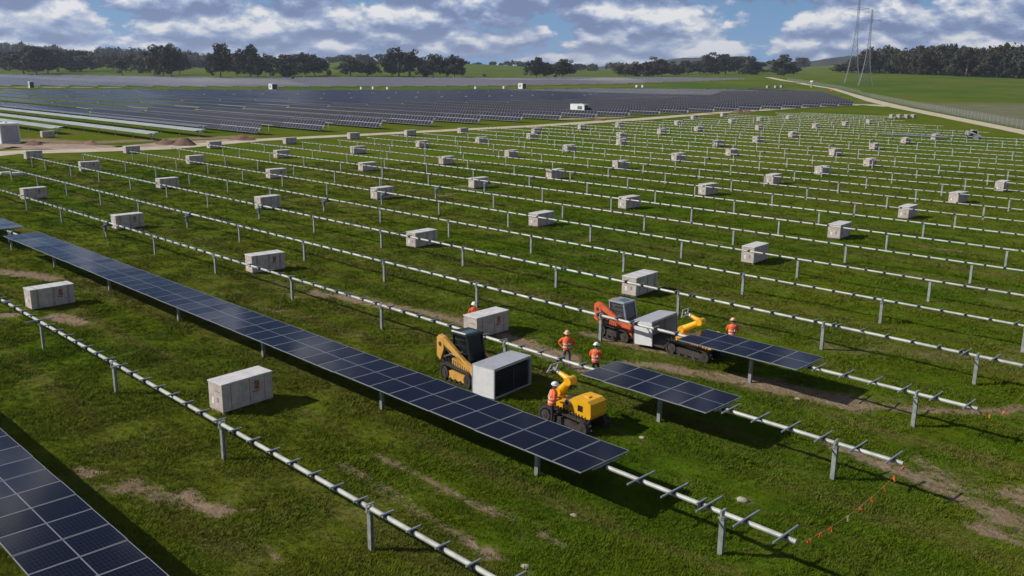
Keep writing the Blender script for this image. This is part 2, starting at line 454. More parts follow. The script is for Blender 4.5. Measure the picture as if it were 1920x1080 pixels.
gb = bpy.data.materials.new('grass_blades'); gb.use_nodes = True
t = NT(gb.node_tree); b = t.n['Principled BSDF']
geo = t.new('ShaderNodeNewGeometry'); oi = t.new('ShaderNodeObjectInfo')
gcol = field_colour(t, oi.outputs['Location'])
gcol = t.mix(t.math('MULTIPLY', oi.outputs['Random'], 0.30), gcol, (0.150, 0.190, 0.024))
t.put(b.inputs['Base Color'], gcol); b.inputs['Roughness'].default_value = 0.7; b.inputs['Specular IOR Level'].default_value = 0.0
M['blades'] = gb

# ------------------------------------------------------------------ mesh helpers
class MB:
    def __init__(s):
        s.v = []; s.f = []; s.m = []; s.uv = {}
    def add(s, verts, faces, mi=0):
        o = len(s.v)
        s.v += [tuple(p) for p in verts]
        for f in faces:
            s.f.append(tuple(i + o for i in f)); s.m.append(mi)
        return s
    def box(s, c, size, mi=0, rot=None, taper=1.0):
        hx, hy, hz = size[0] / 2, size[1] / 2, size[2] / 2
        vs = []
        for z in (-hz, hz):
            k = taper if z > 0 else 1.0
            for x, y in ((-hx, -hy), (hx, -hy), (hx, hy), (-hx, hy)):
                p = Vector((x * k, y * k, z))
                if rot is not None: p = rot @ p
                vs.append(p + Vector(c))
        return s.add(vs, [(3, 2, 1, 0), (4, 5, 6, 7), (0, 1, 5, 4), (1, 2, 6, 5), (2, 3, 7, 6), (3, 0, 4, 7)], mi)
    def bevbox(s, c, size, bev=0.04, mi=0, rot=None):
        bm = bmesh.new(); bmesh.ops.create_cube(bm, size=1.0)
        for v in bm.verts: v.co = Vector((v.co.x * size[0], v.co.y * size[1], v.co.z * size[2]))
        bmesh.ops.bevel(bm, geom=bm.edges[:], offset=bev, segments=2, affect='EDGES', profile=0.6)
        bm.verts.index_update()
        vs = [((rot @ v.co) if rot is not None else v.co) + Vector(c) for v in bm.verts]
        fs = [[v.index for v in f.verts] for f in bm.faces]
        bm.free()
        return s.add(vs, fs, mi)
    def tube(s, p0, p1, r0, r1=None, n=8, mi=0, cap=True):
        p0 = Vector(p0); p1 = Vector(p1); r1 = r0 if r1 is None else r1
        d = (p1 - p0).normalized()
        a = d.orthogonal().normalized(); b_ = d.cross(a)
        vs = []
        for p, r in ((p0, r0), (p1, r1)):
            for i in range(n):
                an = 2 * PI * i / n
                vs.append(p + a * (math.cos(an) * r) + b_ * (math.sin(an) * r))
        fs = [(i, (i + 1) % n, n + (i + 1) % n, n + i) for i in range(n)]
        if cap: fs += [tuple(range(n - 1, -1, -1)), tuple(range(n, 2 * n))]
        return s.add(vs, fs, mi)
    def bar(s, p0, p1, w_, h_, mi=0):
        p0 = Vector(p0); p1 = Vector(p1)
        d = p1 - p0; L = d.length
        q = d.to_track_quat('X', 'Z').to_matrix()
        return s.box((p0 + p1) / 2, (L, w_, h_), mi, q)
    def prism(s, pts, y0, y1, mi=0):
        """outline in x,z extruded along y"""
        n = len(pts)
        vs = [(x, y0, z) for x, z in pts] + [(x, y1, z) for x, z in pts]
        fs = [tuple(range(n)), tuple(range(2 * n - 1, n - 1, -1))]
        fs += [((i + 1) % n, i, n + i, n + (i + 1) % n) for i in range(n)]
        return s.add(vs, fs, mi)
    def sphere(s, c, r, seg=10, ring=7, mi=0, scale=(1, 1, 1), zmin=-2):
        vs = []; fs = []
        for j in range(ring + 1):
            th = PI * j / ring
            for i in range(seg):
                ph = 2 * PI * i / seg
                z = max(math.cos(th), zmin)
                vs.append((c[0] + r * scale[0] * math.sin(th) * math.cos(ph), c[1] + r * scale[1] * math.sin(th) * math.sin(ph), c[2] + r * scale[2] * z))
        for j in range(ring):
            for i in range(seg):
                fs.append((j * seg + i, (j + 1) * seg + i, (j + 1) * seg + (i + 1) % seg, j * seg + (i + 1) % seg))
        return s.add(vs, fs, mi)
    def mesh(s, name, mats, smooth=False):
        me = bpy.data.meshes.new(name)
        me.from_pydata(s.v, [], s.f)
        for k in (mats if isinstance(mats, (list, tuple)) else [mats]):
            me.materials.append(M[k] if isinstance(k, str) else k)
        if any(s.m): me.polygons.foreach_set('material_index', s.m)
        if smooth: me.polygons.foreach_set('use_smooth', [True] * len(me.polygons))
        me.update()
        return me
    def build(s, name, mats, parent=None, smooth=False):
        return link(name, s.mesh(name, mats, smooth), parent)

def link(name, me, parent=None, loc=None, rz=0.0):
    o = bpy.data.objects.new(name, me); C.objects.link(o)
    if parent is not None: o.parent = parent
    if loc is not None: o.location = loc
    if rz: o.rotation_euler = (0, 0, rz)
    return o

def tag(o, label=None, cat=None, group=None, kind=None):
    if label: o['label'] = label
    if cat: o['category'] = cat
    if group: o['group'] = group
    if kind: o['kind'] = kind
    return o

def thing(name, label, cat, loc=(0, 0, 0), rz=0.0, group=None):
    o = bpy.data.objects.new(name, None); C.objects.link(o)
    o.empty_display_size = 0.3
    o.location = loc; o.rotation_euler = (0, 0, rz)
    return tag(o, label, cat, group)

_kids = {}
def copy_thing(src, label, loc, rz=0.0, scale=None, skip=()):
    r = src.copy(); C.objects.link(r); r.location = loc; r.rotation_euler = (0, 0, rz); r['label'] = label
    if scale is not None: r.scale = scale
    for ch in _kids.setdefault(src.name, list(src.children)):
        if ch.name.split('.')[0] in skip: continue
        c = ch.copy(); C.objects.link(c); c.parent = r
        for g in _kids.setdefault(ch.name, list(ch.children)):
            d_ = g.copy(); C.objects.link(d_); d_.parent = c
    return r

ONES = 'zeroth first second third fourth fifth sixth seventh eighth ninth tenth eleventh twelfth thirteenth fourteenth fifteenth sixteenth seventeenth eighteenth nineteenth'.split()
TENS = {2: 'twent', 3: 'thirt', 4: 'fort', 5: 'fift', 6: 'sixt', 7: 'sevent', 8: 'eight', 9: 'ninet'}
def ordn(n):
    if n < 20: return ONES[n]
    a, b_ = divmod(n, 10)
    return TENS[a] + ('ieth' if b_ == 0 else 'y-' + ONES[b_])

# ------------------------------------------------------------------ ground sheet
def axis(knots):
    out = []
    for (a, b_, st) in knots:
        n = max(1, int(round((b_ - a) / st)))
        out += list(np.linspace(a, b_, n, endpoint=False))
    out.append(knots[-1][1])
    return np.array(out)
gx = axis([(-6000, -3200, 250), (-3200, -1200, 60), (-1200, -400, 20), (-400, -130, 4), (-130, -8, 0.5), (-8, 40, 4), (40, 400, 40), (400, 1600, 120), (1600, 6000, 400)])
gy = axis([(-3000, -300, 300), (-300, -20, 40), (-20, 6, 3), (6, 72, 0.5), (72, 150, 1.5), (150, 400, 6), (400, 1300, 20), (1300, 3300, 60), (3300, 6500, 250)])
GX, GY = np.meshgrid(gx, gy, indexing='ij')
GZ = terrain(GX, GY)

def seg_field(paths, X, Y, mask):
    out = np.zeros_like(X)
    xs = X[mask]; ys = Y[mask]; res = np.zeros_like(xs)
    for pts, wd, st in paths:
        P = [ground_at(*p) for p in pts]
        if len(P) == 1: P = P * 2
        for a, b_ in zip(P[:-1], P[1:]):
            ax, ay_ = a.x, a.y; dx, dy = b_.x - a.x, b_.y - a.y
            L2 = dx * dx + dy * dy + 1e-9
            tt = np.clip(((xs - ax) * dx + (ys - ay_) * dy) / L2, 0, 1)
            dist = np.hypot(xs - ax - tt * dx, ys - ay_ - tt * dy)
            res = np.maximum(res, st * np.clip(1.25 - dist / wd, 0, 1))
    out[mask] = res
    return out

DIRT = [
    ([(590, 548), (690, 567), (770, 582), (900, 612), (990, 642), (1070, 668)], 0.95, 0.9),
    ([(960, 640), (1040, 668), (1100, 690)], 1.1, 0.8),
    ([(1180, 682), (1250, 690), (1330, 702), (1420, 716)], 0.9, 1.0),
    ([(1420, 716), (1500, 735), (1600, 757)], 1.5, 0.95), ([(1600, 757), (1700, 768), (1800, 772), (1915, 765)], 0.7, 0.8),
    ([(1560, 832), (1650, 868), (1720, 895), (1800, 935), (1870, 965)], 0.8, 0.85),
    ([(1720, 860), (1800, 915), (1880, 925), (1920, 915)], 0.7, 0.75), ([(1850, 960), (1900, 990), (1920, 1030)], 1.1, 0.8),
    ([(1830, 985), (1855, 1000)], 0.6, 0.95), ([(1905, 930), (1912, 950)], 0.4, 1.0), ([(1660, 850), (1690, 885)], 0.5, 0.6),
    ([(632, 868), (690, 900), (760, 942), (870, 1005), (930, 1045)], 0.40, 0.95),
    ([(690, 850), (770, 878), (850, 920), (915, 952), (1000, 985), (1070, 1030)], 0.40, 0.8),
    ([(150, 878), (180, 890)], 0.5, 1.0), ([(205, 915), (235, 925)], 0.45, 0.85), ([(255, 905), (300, 930), (350, 945)], 0.7, 0.7),
    ([(352, 922), (372, 945), (425, 965)], 0.5, 1.0), ([(478, 958)], 0.4, 0.9), ([(500, 1010), (520, 1050)], 0.4, 0.5),
    ([(0, 590), (25, 588)], 1.0, 0.9), ([(100, 592), (150, 604)], 1.0, 0.95), ([(0, 508), (60, 516), (100, 522)], 1.2, 0.85),
    ([(290, 660), (320, 665)], 0.6, 0.6), ([(240, 665)], 0.7, 0.5), ([(480, 577), (520, 583)], 0.7, 0.6),
    ([(1100, 625), (1180, 645), (1260, 660)], 0.9, 0.8),
    ([(860, 300), (960, 309), (1022, 317)], 0.9, 0.75), ([(1075, 325), (1140, 331), (1222, 339)], 0.8, 0.8),
    ([(838, 352), (870, 347), (900, 358), (960, 364)], 0.8, 0.75), ([(820, 368), (860, 362)], 0.8, 0.7), ([(1732, 465), (1790, 472)], 0.9, 0.85), ([(1800, 340), (1900, 352)], 0.9, 0.3),
    ([(1390, 935), (1400, 940)], 0.35, 1.0), ([(560, 560), (530, 550)], 0.8, 0.5), ([(880, 1048)], 0.3, 0.8), ([(985, 1060), (1000, 1075)], 0.4, 0.7),
    ([(0, 264), (60, 262), (150, 268), (300, 262), (450, 256)], 5.5, 0.85),
]
DRY = [
    ([(250, 560), (420, 640), (560, 700)], 2.0, 0.35), ([(430, 700), (640, 840), (850, 980)], 2.6, 0.3), ([(700, 830), (1000, 980), (1300, 1070)], 2.4, 0.35),
    ([(300, 420), (560, 500), (860, 570)], 1.8, 0.4), ([(760, 400), (1000, 450), (1300, 510), (1700, 590)], 1.8, 0.35), ([(600, 330), (860, 350), (1150, 400), (1500, 450)], 2.0, 0.35),
    ([(1250, 440), (1600, 500), (1900, 545)], 1.8, 0.4), ([(1500, 880), (1700, 960), (1900, 1030)], 2.2, 0.4), ([(0, 640), (150, 720), (300, 800)], 1.8, 0.3),
    ([(1330, 598), (1450, 625), (1560, 652), (1700, 668), (1850, 672), (1920, 662)], 1.6, 0.9),
    ([(540, 530), (640, 555), (800, 585), (1000, 640)], 2.2, 0.6), ([(900, 560), (1100, 600), (1180, 640)], 1.8, 0.55),
    ([(1000, 640), (1200, 690), (1500, 740), (1900, 775)], 2.0, 0.55), ([(1560, 835), (1700, 890), (1900, 970)], 1.8, 0.6),
    ([(1800, 900), (1900, 1000)], 2.2, 0.7), ([(140, 880), (420, 965)], 1.8, 0.5), ([(630, 868), (930, 1045)], 0.9, 0.5), ([(690, 850), (1070, 1030)], 0.9, 0.5),
    ([(0, 510), (150, 525), (240, 560)], 2.0, 0.6), ([(860, 302), (1220, 338)], 2.4, 0.5), ([(1300, 375), (1500, 400), (1900, 460)], 1.4, 0.35),
    ([(1180, 300), (1500, 330)], 3.0, 0.3), ([(1850, 560), (1920, 585)], 1.2, 0.6), ([(400, 600), (700, 660)], 1.6, 0.25),
]
near = (GX > -300) & (GX < 60) & (GY > -20) & (GY < 300)
dirt = seg_field(DIRT, GX, GY, near)
dry = seg_field(DRY, GX, GY, near)
hf = np.array([-math.cos(AZ), math.sin(AZ)])
dep = GX * hf[0] + GY * hf[1]
ROAD2 = [ground_at(*p) for p in ((1440, 145), (1470, 151), (1510, 158), (1560, 166), (1600, 178), (1640, 190), (1690, 202), (1750, 214), (1830, 230), (1915, 247), (2000, 266), (2150, 300))]
r2x = np.array([p.x for p in ROAD2]); r2y = np.array([p.y for p in ROAD2])
_o = np.argsort(r2y)
side = GX - np.interp(GY, r2y[_o], r2x[_o])            # > 0: beyond the fence road
far = np.clip((dep - 380) / 180, 0, 1)
far = np.maximum(far, np.clip((side - 8) / 12, 0, 1) * np.clip((dep - 200) / 60, 0, 1))
stub = np.clip((side - 4) / 10, 0, 1) * np.clip((620 - dep) / 220, 0, 1) * np.clip((dep - 150) / 50, 0, 1)
bumpz = np.zeros_like(GZ)
fine = (GX > -131) & (GX < -7) & (GY > 5) & (GY < 73)
ii = np.argwhere(fine)
for i, j in ii:
    x, y = GX[i, j], GY[i, j]
    bumpz[i, j] = 0.10 * noise.noise((x * 0.33, y * 0.33, 2.0)) + 0.05 * noise.noise((x * 1.1, y * 1.1, 5.0)) - 0.05 * min(1, dirt[i, j])
GZ2 = GZ + bumpz
nx, ny = len(gx), len(gy)
verts = np.stack([GX, GY, GZ2], -1).reshape(-1, 3)
idx = np.arange(nx * ny).reshape(nx, ny)
quads = np.stack([idx[:-1, :-1], idx[1:, :-1], idx[1:, 1:], idx[:-1, 1:]], -1).reshape(-1, 4)
me = bpy.data.meshes.new('ground')
me.vertices.add(len(verts)); me.vertices.foreach_set('co', verts.ravel())
me.loops.add(len(quads) * 4); me.loops.foreach_set('vertex_index', quads.ravel())
me.polygons.add(len(quads)); me.polygons.foreach_set('loop_start', np.arange(0, len(quads) * 4, 4))
me.polygons.foreach_set('use_smooth', np.ones(len(quads), bool))
me.update()
for nm, arr in (('dirt', dirt), ('dry', dry), ('far', far), ('stubble', stub)):
    a = me.attributes.new(nm, 'FLOAT', 'POINT'); a.data.foreach_set('value', arr.ravel().astype(np.float32))
me.materials.append(M['ground'])
me.validate()
tag(link('ground', me), kind='structure')

def ground_z(x, y):
    """height of the ground sheet, small bumps included"""
    if -130 < x < -8 and 6 < y < 72:
        i = np.clip(np.searchsorted(gx, x) - 1, 0, nx - 2); j = np.clip(np.searchsorted(gy, y) - 1, 0, ny - 2)
        fx = (x - gx[i]) / (gx[i + 1] - gx[i]); fy = (y - gy[j]) / (gy[j + 1] - gy[j])
        return float((GZ2[i, j] * (1 - fx) + GZ2[i + 1, j] * fx) * (1 - fy) + (GZ2[i, j + 1] * (1 - fx) + GZ2[i + 1, j + 1] * fx) * fy)
    return tz(x, y)

def ribbon(name, pts, widths, lift, material, sub=6, rag=0.0):
    P = []; W = []
    for (a, b_, wa, wb) in zip(pts[:-1], pts[1:], widths[:-1], widths[1:]):
        for k_ in range(sub):
            P.append(a.lerp(b_, k_ / sub)); W.append(wa + (wb - wa) * k_ / sub)
    P.append(pts[-1]); W.append(widths[-1])
    mb = MB(); vs = []; nseg = 4
    for i, p in enumerate(P):
        d_ = (P[min(i + 1, len(P) - 1)] - P[max(i - 1, 0)]); d_.z = 0; d_.normalize()
        nrm = Vector((-d_.y, d_.x, 0))
        for s_ in range(nseg + 1):
            f_ = (s_ / nseg - 0.5)
            ww = W[i] * (1 + rag * noise.noise((p.x * 0.13, p.y * 0.13, 7.0 + (0 if f_ < 0 else 9))))
            q = p + nrm * (f_ * ww)
            vs.append((q.x, q.y, tz(q.x, q.y) + lift))
    n = nseg + 1
    fs = [(i * n + s_, i * n + s_ + 1, (i + 1) * n + s_ + 1, (i + 1) * n + s_) for i in range(len(P) - 1) for s_ in range(nseg)]
    mb.add(vs, fs)
    return tag(mb.build(name, material), kind='structure')

ribbon('road', ROAD2, [9, 8, 7, 6, 7, 9, 8, 7, 6.5, 6, 6, 6], 0.035, 'road', rag=0.12)
lane = [ground_at(*p) for p in ((-60, 294), (20, 286), (150, 283), (300, 278), (480, 263), (700, 252), (860, 243.5), (1000, 236.5), (1200, 223.5), (1350, 211.5), (1430, 206.5), (1500, 201), (1560, 197.5), (1620, 196), (1680, 200))]
ribbon('road', lane, [8, 8, 8, 7, 6, 6, 6, 6, 7, 7, 7, 8, 11, 14, 14], 0.045, 'road', rag=0.15)
ribbon('path', [ground_at(*p) for p in ((-60, 278), (30, 273), (120, 275), (220, 279), (330, 270), (450, 262))], [13, 14, 12, 10, 10, 8], 0.025, 'roadpink', rag=0.35)
ribbon('path', [ground_at(*p) for p in ((1040, 224), (1100, 222), (1180, 219))], [7, 9, 5], 0.028, 'roadpink', rag=0.4)
ribbon('path', [ground_at(*p) for p in ((-20, 163.5), (110, 163.5), (240, 164))], [12, 12, 8], 0.03, 'road', rag=0.4)

# ------------------------------------------------------------------ tracker rows
PITCH_P = 1.335
TUBE_Z, TUBE_R = 1.50, 0.082
PANEL_Z = 1.665
ROWK = [(-1, 7.6), (0, 15.36), (2, 31.0), (4, 46.42), (6, 62.0), (8, 78.2), (10, 94.7), (12, 111.6), (14, 128.5), (16, 146.3), (18, 164.3), (20, 182.2), (22, 202.0), (24, 221.0), (26, 241.0), (28, 261.0), (30, 280.0), (32, 298.0), (34, 315.0)]
def row_v(k_):
    return float(np.interp(k_, [a for a, _ in ROWK], [b_ for _, b_ in ROWK]))
POST_U = [-13.4, -21.45, -31.1, -41.5, -51.35, -61.9, -72.35, -82.4, -93.4, -103.6, -113.9, -124.0, -134.2, -144.4, -150.2]

# shared piece meshes
def post_mesh():
    mb = MB(); h = TUBE_Z - 0.12
    mb.box((0, 0.062, h / 2 - 0.1), (0.17, 0.014, h + 0.2)); mb.box((0, -0.062, h / 2 - 0.1), (0.17, 0.014, h + 0.2)); mb.box((0, 0, h / 2 - 0.1), (0.012, 0.108, h + 0.2))
    return mb.mesh('post', 'post')
def bearing_mesh():
    mb = MB()
    mb.box((0, 0, TUBE_Z - 0.14), (0.20, 0.26, 0.05))
    for s_ in (-1, 1): mb.box((0, s_ * 0.13, TUBE_Z - 0.02), (0.07, 0.03, 0.24))
    mb.box((0, 0, TUBE_Z + 0.12), (0.07, 0.29, 0.035))
    return mb.mesh('bearing', 'post')
def rail_mesh(L):
    mb = MB()
    mb.box((0, 0, TUBE_Z + 0.125), (0.055, L, 0.05), 0)
    mb.box((0, 0, TUBE_Z + 0.02), (0.13, 0.215, 0.14), 1)
    return mb.mesh('rail', ['rail', 'clamp'])
def panel_mesh(name='solar_panel', cells='cells'):
    W2, L2, T = 1.31 / 2, 2.70 / 2, 0.04; fr = 0.02
    mb = MB()
    o = [(-W2, -L2), (W2, -L2), (W2, L2), (-W2, L2)]
    i_ = [(-W2 + fr, -L2 + fr), (W2 - fr, -L2 + fr), (W2 - fr, L2 - fr), (-W2 + fr, L2 - fr)]
    vs = [(x, y, 0) for x, y in o] + [(x, y, T) for x, y in o] + [(x, y, T) for x, y in i_] + [(x, y, T - 0.004) for x, y in i_]
    mb.add(vs, [(0, 1, 5, 4), (1, 2, 6, 5), (2, 3, 7, 6), (3, 0, 4, 7)] + [(4 + a, 4 + (a + 1) % 4, 8 + (a + 1) % 4, 8 + a) for a in range(4)] + [(8 + a, 8 + (a + 1) % 4, 12 + (a + 1) % 4, 12 + a) for a in range(4)], 0)
    n0_ = len(mb.f)
    mb.f.append((12, 13, 14, 15)); mb.m.append(1)
    mb.f.append((3, 2, 1, 0)); mb.m.append(2)
    me_ = mb.mesh(name, ['alu', cells, 'back'])
    uvl = me_.uv_layers.new(name='UVMap')
    for p in me_.polygons:
        for li in p.loop_indices:
            co = me_.vertices[me_.loops[li].vertex_index].co
            uvl.data[li].uv = ((co.x / 1.31 + 0.5) * 0.998 + 0.001, (co.y / 2.70 + 0.5) * 0.998 + 0.001)
    return me_
def drive_mesh():
    mb = MB()
    mb.tube((-0.09, 0, TUBE_Z), (0.09, 0, TUBE_Z), 0.21, n=14)
    mb.tube((0, -0.05, TUBE_Z - 0.2), (0, -0.45, TUBE_Z - 0.24), 0.085, n=10)
    mb.box((0, 0.12, TUBE_Z - 0.22), (0.22, 0.30, 0.2))
    mb.tube((0.05, -0.45, TUBE_Z - 0.24), (0.05, -0.62, TUBE_Z - 0.26), 0.06, n=8)
    return mb.mesh('drive_unit', 'drive')
def control_mesh():
    mb = MB(); mb.bevbox((0.0, -0.17, 0.85), (0.34, 0.16, 0.46), 0.02); mb.box((0, -0.20, 1.22), (0.42, 0.3, 0.02), 0, Matrix.Rotation(0.5, 3, 'X'))
    return mb.mesh('control_box', 'drive')
ME_POST, ME_BEAR, ME_DRIVE, ME_CTRL = post_mesh(), bearing_mesh(), drive_mesh(), control_mesh()
ME_RS, ME_RL = rail_mesh(0.56), rail_mesh(1.50)
ME_PANEL = panel_mesh()

def tracker(k_, v, u0, u1, label, panels=(), long_from=-19.5, individual=True, cut=None):
    """one bare tracker row from u1 (far end) to u0 (near end)"""
    r = thing('tracker_row', label, 'tracker row', (u0, v, 0), 0, 'single axis solar tracker rows')
    x = lambda u: u - u0
    zc = lambda u: ground_z(u, v) if individual else tz(u, v)
    mb = MB()
    n = 12 if k_ < 8 else 8
    us = [u0] + ([-81.4 - 0.0] if u1 < -81 < u0 else []) + [u1]
    mb.tube((0, 0, TUBE_Z), (x(u1), 0, TUBE_Z), TUBE_R if k_ < 5 else (0.070 if k_ < 10 else 0.055), n=n)
    mb.build('torque_tube', 'steel', r, smooth=False)
    rag = random.Random(100 + k_)
    posts = [p for p in POST_U if u1 - 0.5 <= p <= u0 - 1.0]
    ex = u1 + 10 if False else None
    for p in posts:
        o = link('post', ME_POST, r, (x(p), rag.uniform(-0.02, 0.02), rag.uniform(-0.03, 0.03)), rag.uniform(-0.05, 0.05))
        if k_ < 6:
            link('bearing', ME_BEAR, o)
    if u1 < -82 < u0:
        dm_ = link('drive_unit', ME_DRIVE, r, (x(-81.6), 0, 0))
        if k_ < 9: link('control_box', ME_CTRL, dm_, (-0.6, 0, 0))
    # module rails
    spans = [(a, b_) for a, b_ in panels]
    covered = lambda u: any(a - 0.3 <= u <= b_ + 0.3 for a, b_ in spans)
    ru = []; u = u0 - 0.35
    while u > u1 + 0.2:
        if not covered(u) and not (-82.6 < u < -80.6): ru.append(u)
        u -= PITCH_P
    if individual and k_ <= 4:
        for u in ru:
            lg_ = u > long_from or rag.random() < 0.015
            link('rail', ME_RL if lg_ else ME_RS, r, (x(u), rag.uniform(-0.04, 0.04), 0), rag.uniform(-0.02, 0.02))
            if rag.random() < 0.06:
                link('rail', ME_RS, r, (x(u) - 0.28, 0, 0))
    else:
        mb = MB()
        for u in ru:
            L = 1.5 if u > long_from else 0.56
            mb.box((x(u), 0, TUBE_Z + 0.105), (0.045, L, 0.035), 0)
            mb.box((x(u), 0, TUBE_Z + 0.02), (0.13, 0.215, 0.14), 1)
        if ru:
            tag(mb.build('rail', ['rail', 'clamp'], r), kind='stuff')
    for a, b_ in spans:
        n_ = int(round((b_ - a) / PITCH_P))
        for i in range(n_):
            u = b_ - PITCH_P * (i + 0.5)
            link('solar_panel', ME_PANEL, r, (x(u), rag.uniform(-0.006, 0.006), PANEL_Z + rag.uniform(-0.004, 0.004))).rotation_euler = (rag.uniform(-0.007, 0.007), rag.uniform(-0.009, 0.009), 0)
        for i in range(n_ + 1):     # rail under each joint
            u = b_ - PITCH_P * i
            if u > -75: link('rail', ME_RL, r, (x(u), 0, 0))
    return r

def rlab(k_):
    return {-1: 'nearest tracker row, decked with dark panels in the bottom left corner',
            0: 'bare steel tracker row between the two nearest rows decked with dark panels',
            1: 'tracker row carrying the long unbroken strip of dark panels beside the yellow loader',
            2: 'mostly bare tracker row with five panels beside the yellow crawler robot',
            3: 'mostly bare tracker row with five panels in front of the orange loader'}.get(
                k_, f'bare steel tracker row, {ordn(k_ - 3)} behind the row at the orange loader')
P_ = PITCH_P
tracker(-1, row_v(-1), -12.2, -60, rlab(-1), panels=[(-12.4 - 34 * P_, -12.4)])
tracker(0, row_v(0), -10.9, -72, rlab(0), long_from=-16.2)
tracker(1, 23.13, -10.9, -106, rlab(1), panels=[(-18.15 - 46 * P_, -18.15), (-83.1 - 16 * P_, -83.1)])
tracker(2, row_v(2), -10.9, -120, rlab(2), panels=[(-18.25 - 5 * P_, -18.25)])
tracker(3, row_v(3), -10.9, -143, rlab(3), panels=[(-18.35 - 5 * P_, -18.35)])
for k_ in range(4, 34):
    v = row_v(k_)
    u1 = [-150.6, -151, -153, -156, -155][k_ % 5] if k_ > 5 else -150.6
    u0 = -10.9 if k_ <= 19 else -10.9 - (k_ - 19) * 9.0 - (10 if k_ % 2 else 0)
    u0 = max(u0, -120)
    if k_ > 14: u1 -= 2 + (k_ % 3) * 4
    pn = []
    if k_ == 23: pn = [(-73 - 12 * P_, -73)]
    tracker(k_, v, u0, u1, rlab(k_), panels=pn, long_from=-15.0, individual=k_ <= 4)

# ------------------------------------------------------------------ far decked blocks
def joined_table(mb, uvs, v, u_a, u_b, tilt, coarse=1):
    """panel strip between u_a < u_b on row v, tilt about the row axis (faces -Y when positive)"""
    n = max(1, int(round((u_b - u_a) / (PITCH_P * coarse))))
    st = (u_b - u_a) / n
    c_, s_ = math.cos(tilt), math.sin(tilt); L2 = 1.35; T = 0.05
    for i in range(n):
        a, b_ = u_a + i * st + 0.012, u_a + (i + 1) * st - 0.012
        zz = tz((a + b_) / 2, v)
        vs = []
        for off in (T, 0):
            for (uu, w_) in ((a, -L2), (b_, -L2), (b_, L2), (a, L2)):
                vs.append((uu, v + w_ * c_ - off * s_, zz + 1.55 + w_ * s_ + off * c_))
        mb.add(vs, [(0, 1, 2, 3)], 0)
        mb.add(vs, [(7, 6, 5, 4), (4, 5, 1, 0), (5, 6, 2, 1), (6, 7, 3, 2), (7, 4, 0, 3)], 1)
        uvs.append((coarse,))
    return n

def finish_table(mb, counts, name, parent, cells='cellsfar'):
    me_ = mb.mesh(name, [cells, 'alu'])
    uvl = me_.uv_layers.new(name='UVMap')
    for p in me_.polygons:
        if p.material_index == 0:
            cz = counts[0][0]
            for li, q in zip(p.loop_indices, ((0.001, 0.001), (cz - 0.001, 0.001), (cz - 0.001, 0.999), (0.001, 0.999))):
                uvl.data[li].uv = q
    return tag(link(name, me_, parent), kind='stuff')

ME_PANELFAR = panel_mesh('solar_panel', 'cellsmid')
def decked_row(name_label, v, u_near, u_far, tilt, group, singles=0, coarse=1, gap_every=0, seed=0, tilt_var=0.0, back_tilt=None, cells='cellsfar'):
    z0 = tz(u_near, v)
    r = thing('decked_row', name_label, 'solar panel row', (0, 0, 0), 0, group)
    rg = random.Random(seed)
    mb = MB(); cnt = []
    u = u_near - singles * PITCH_P
    c_, s_ = math.cos(tilt), math.sin(tilt)
    for i in range(singles):
        uu = u_near - (i + 0.5) * PITCH_P
        o = link('solar_panel', ME_PANELFAR, r, (uu, v, tz(uu, v) + 1.55)); o.rotation_euler = (tilt, 0, 0)
    seglen = gap_every or 1e9
    cur = u
    while cur > u_far + 1:
        nxt = max(u_far, cur - seglen)
        tl = tilt if (cur >= u - 1 or back_tilt is None) else back_tilt
        joined_table(mb, cnt, v, nxt, cur, tl + rg.uniform(-tilt_var, tilt_var), coarse)
        cur = nxt - (1.6 if gap_every else 0)
    if mb.f: finish_table(mb, cnt, 'panel_strip', r, cells)
    tb = MB(); pb = MB()
    tb.tube((u_near + 0.6, v, tz(u_near, v) + 1.5), (u_far, v, tz(u_far, v) + 1.5), 0.09, n=6)
    tb.build('torque_tube', 'steel', r)
    u = u_near - 0.8
    while u > u_far:
        pb.box((u, v, tz(u, v) + 0.7), (0.16, 0.12, 1.5)); u -= 9.6
    tag(pb.build('post', 'post', r), kind='stuff')
    mk = MB(); mk.box((u_near + 0.35, v + 0.1, z0 + 1.15), (0.3, 0.9, 0.5)); mk.build('drive_unit', 'post', r)
    return r

def bare_row(label, v, u_near, u_far, group):
    r = thing('tracker_row', label, 'tracker row', (0, 0, 0), 0, group)
    tb = MB(); pb = MB()
    tb.tube((u_near, v, tz(u_near, v) + 1.5), (u_far, v, tz(u_far, v) + 1.5), 0.065, n=6)
    tb.build('torque_tube', 'steel', r)
    u = u_near - 2
    while u > u_far:
        pb.box((u, v, tz(u, v) + 0.7), (0.18, 0.14, 1.5)); u -= 9.8
    tag(pb.build('post', 'post', r), kind='stuff')
    return r

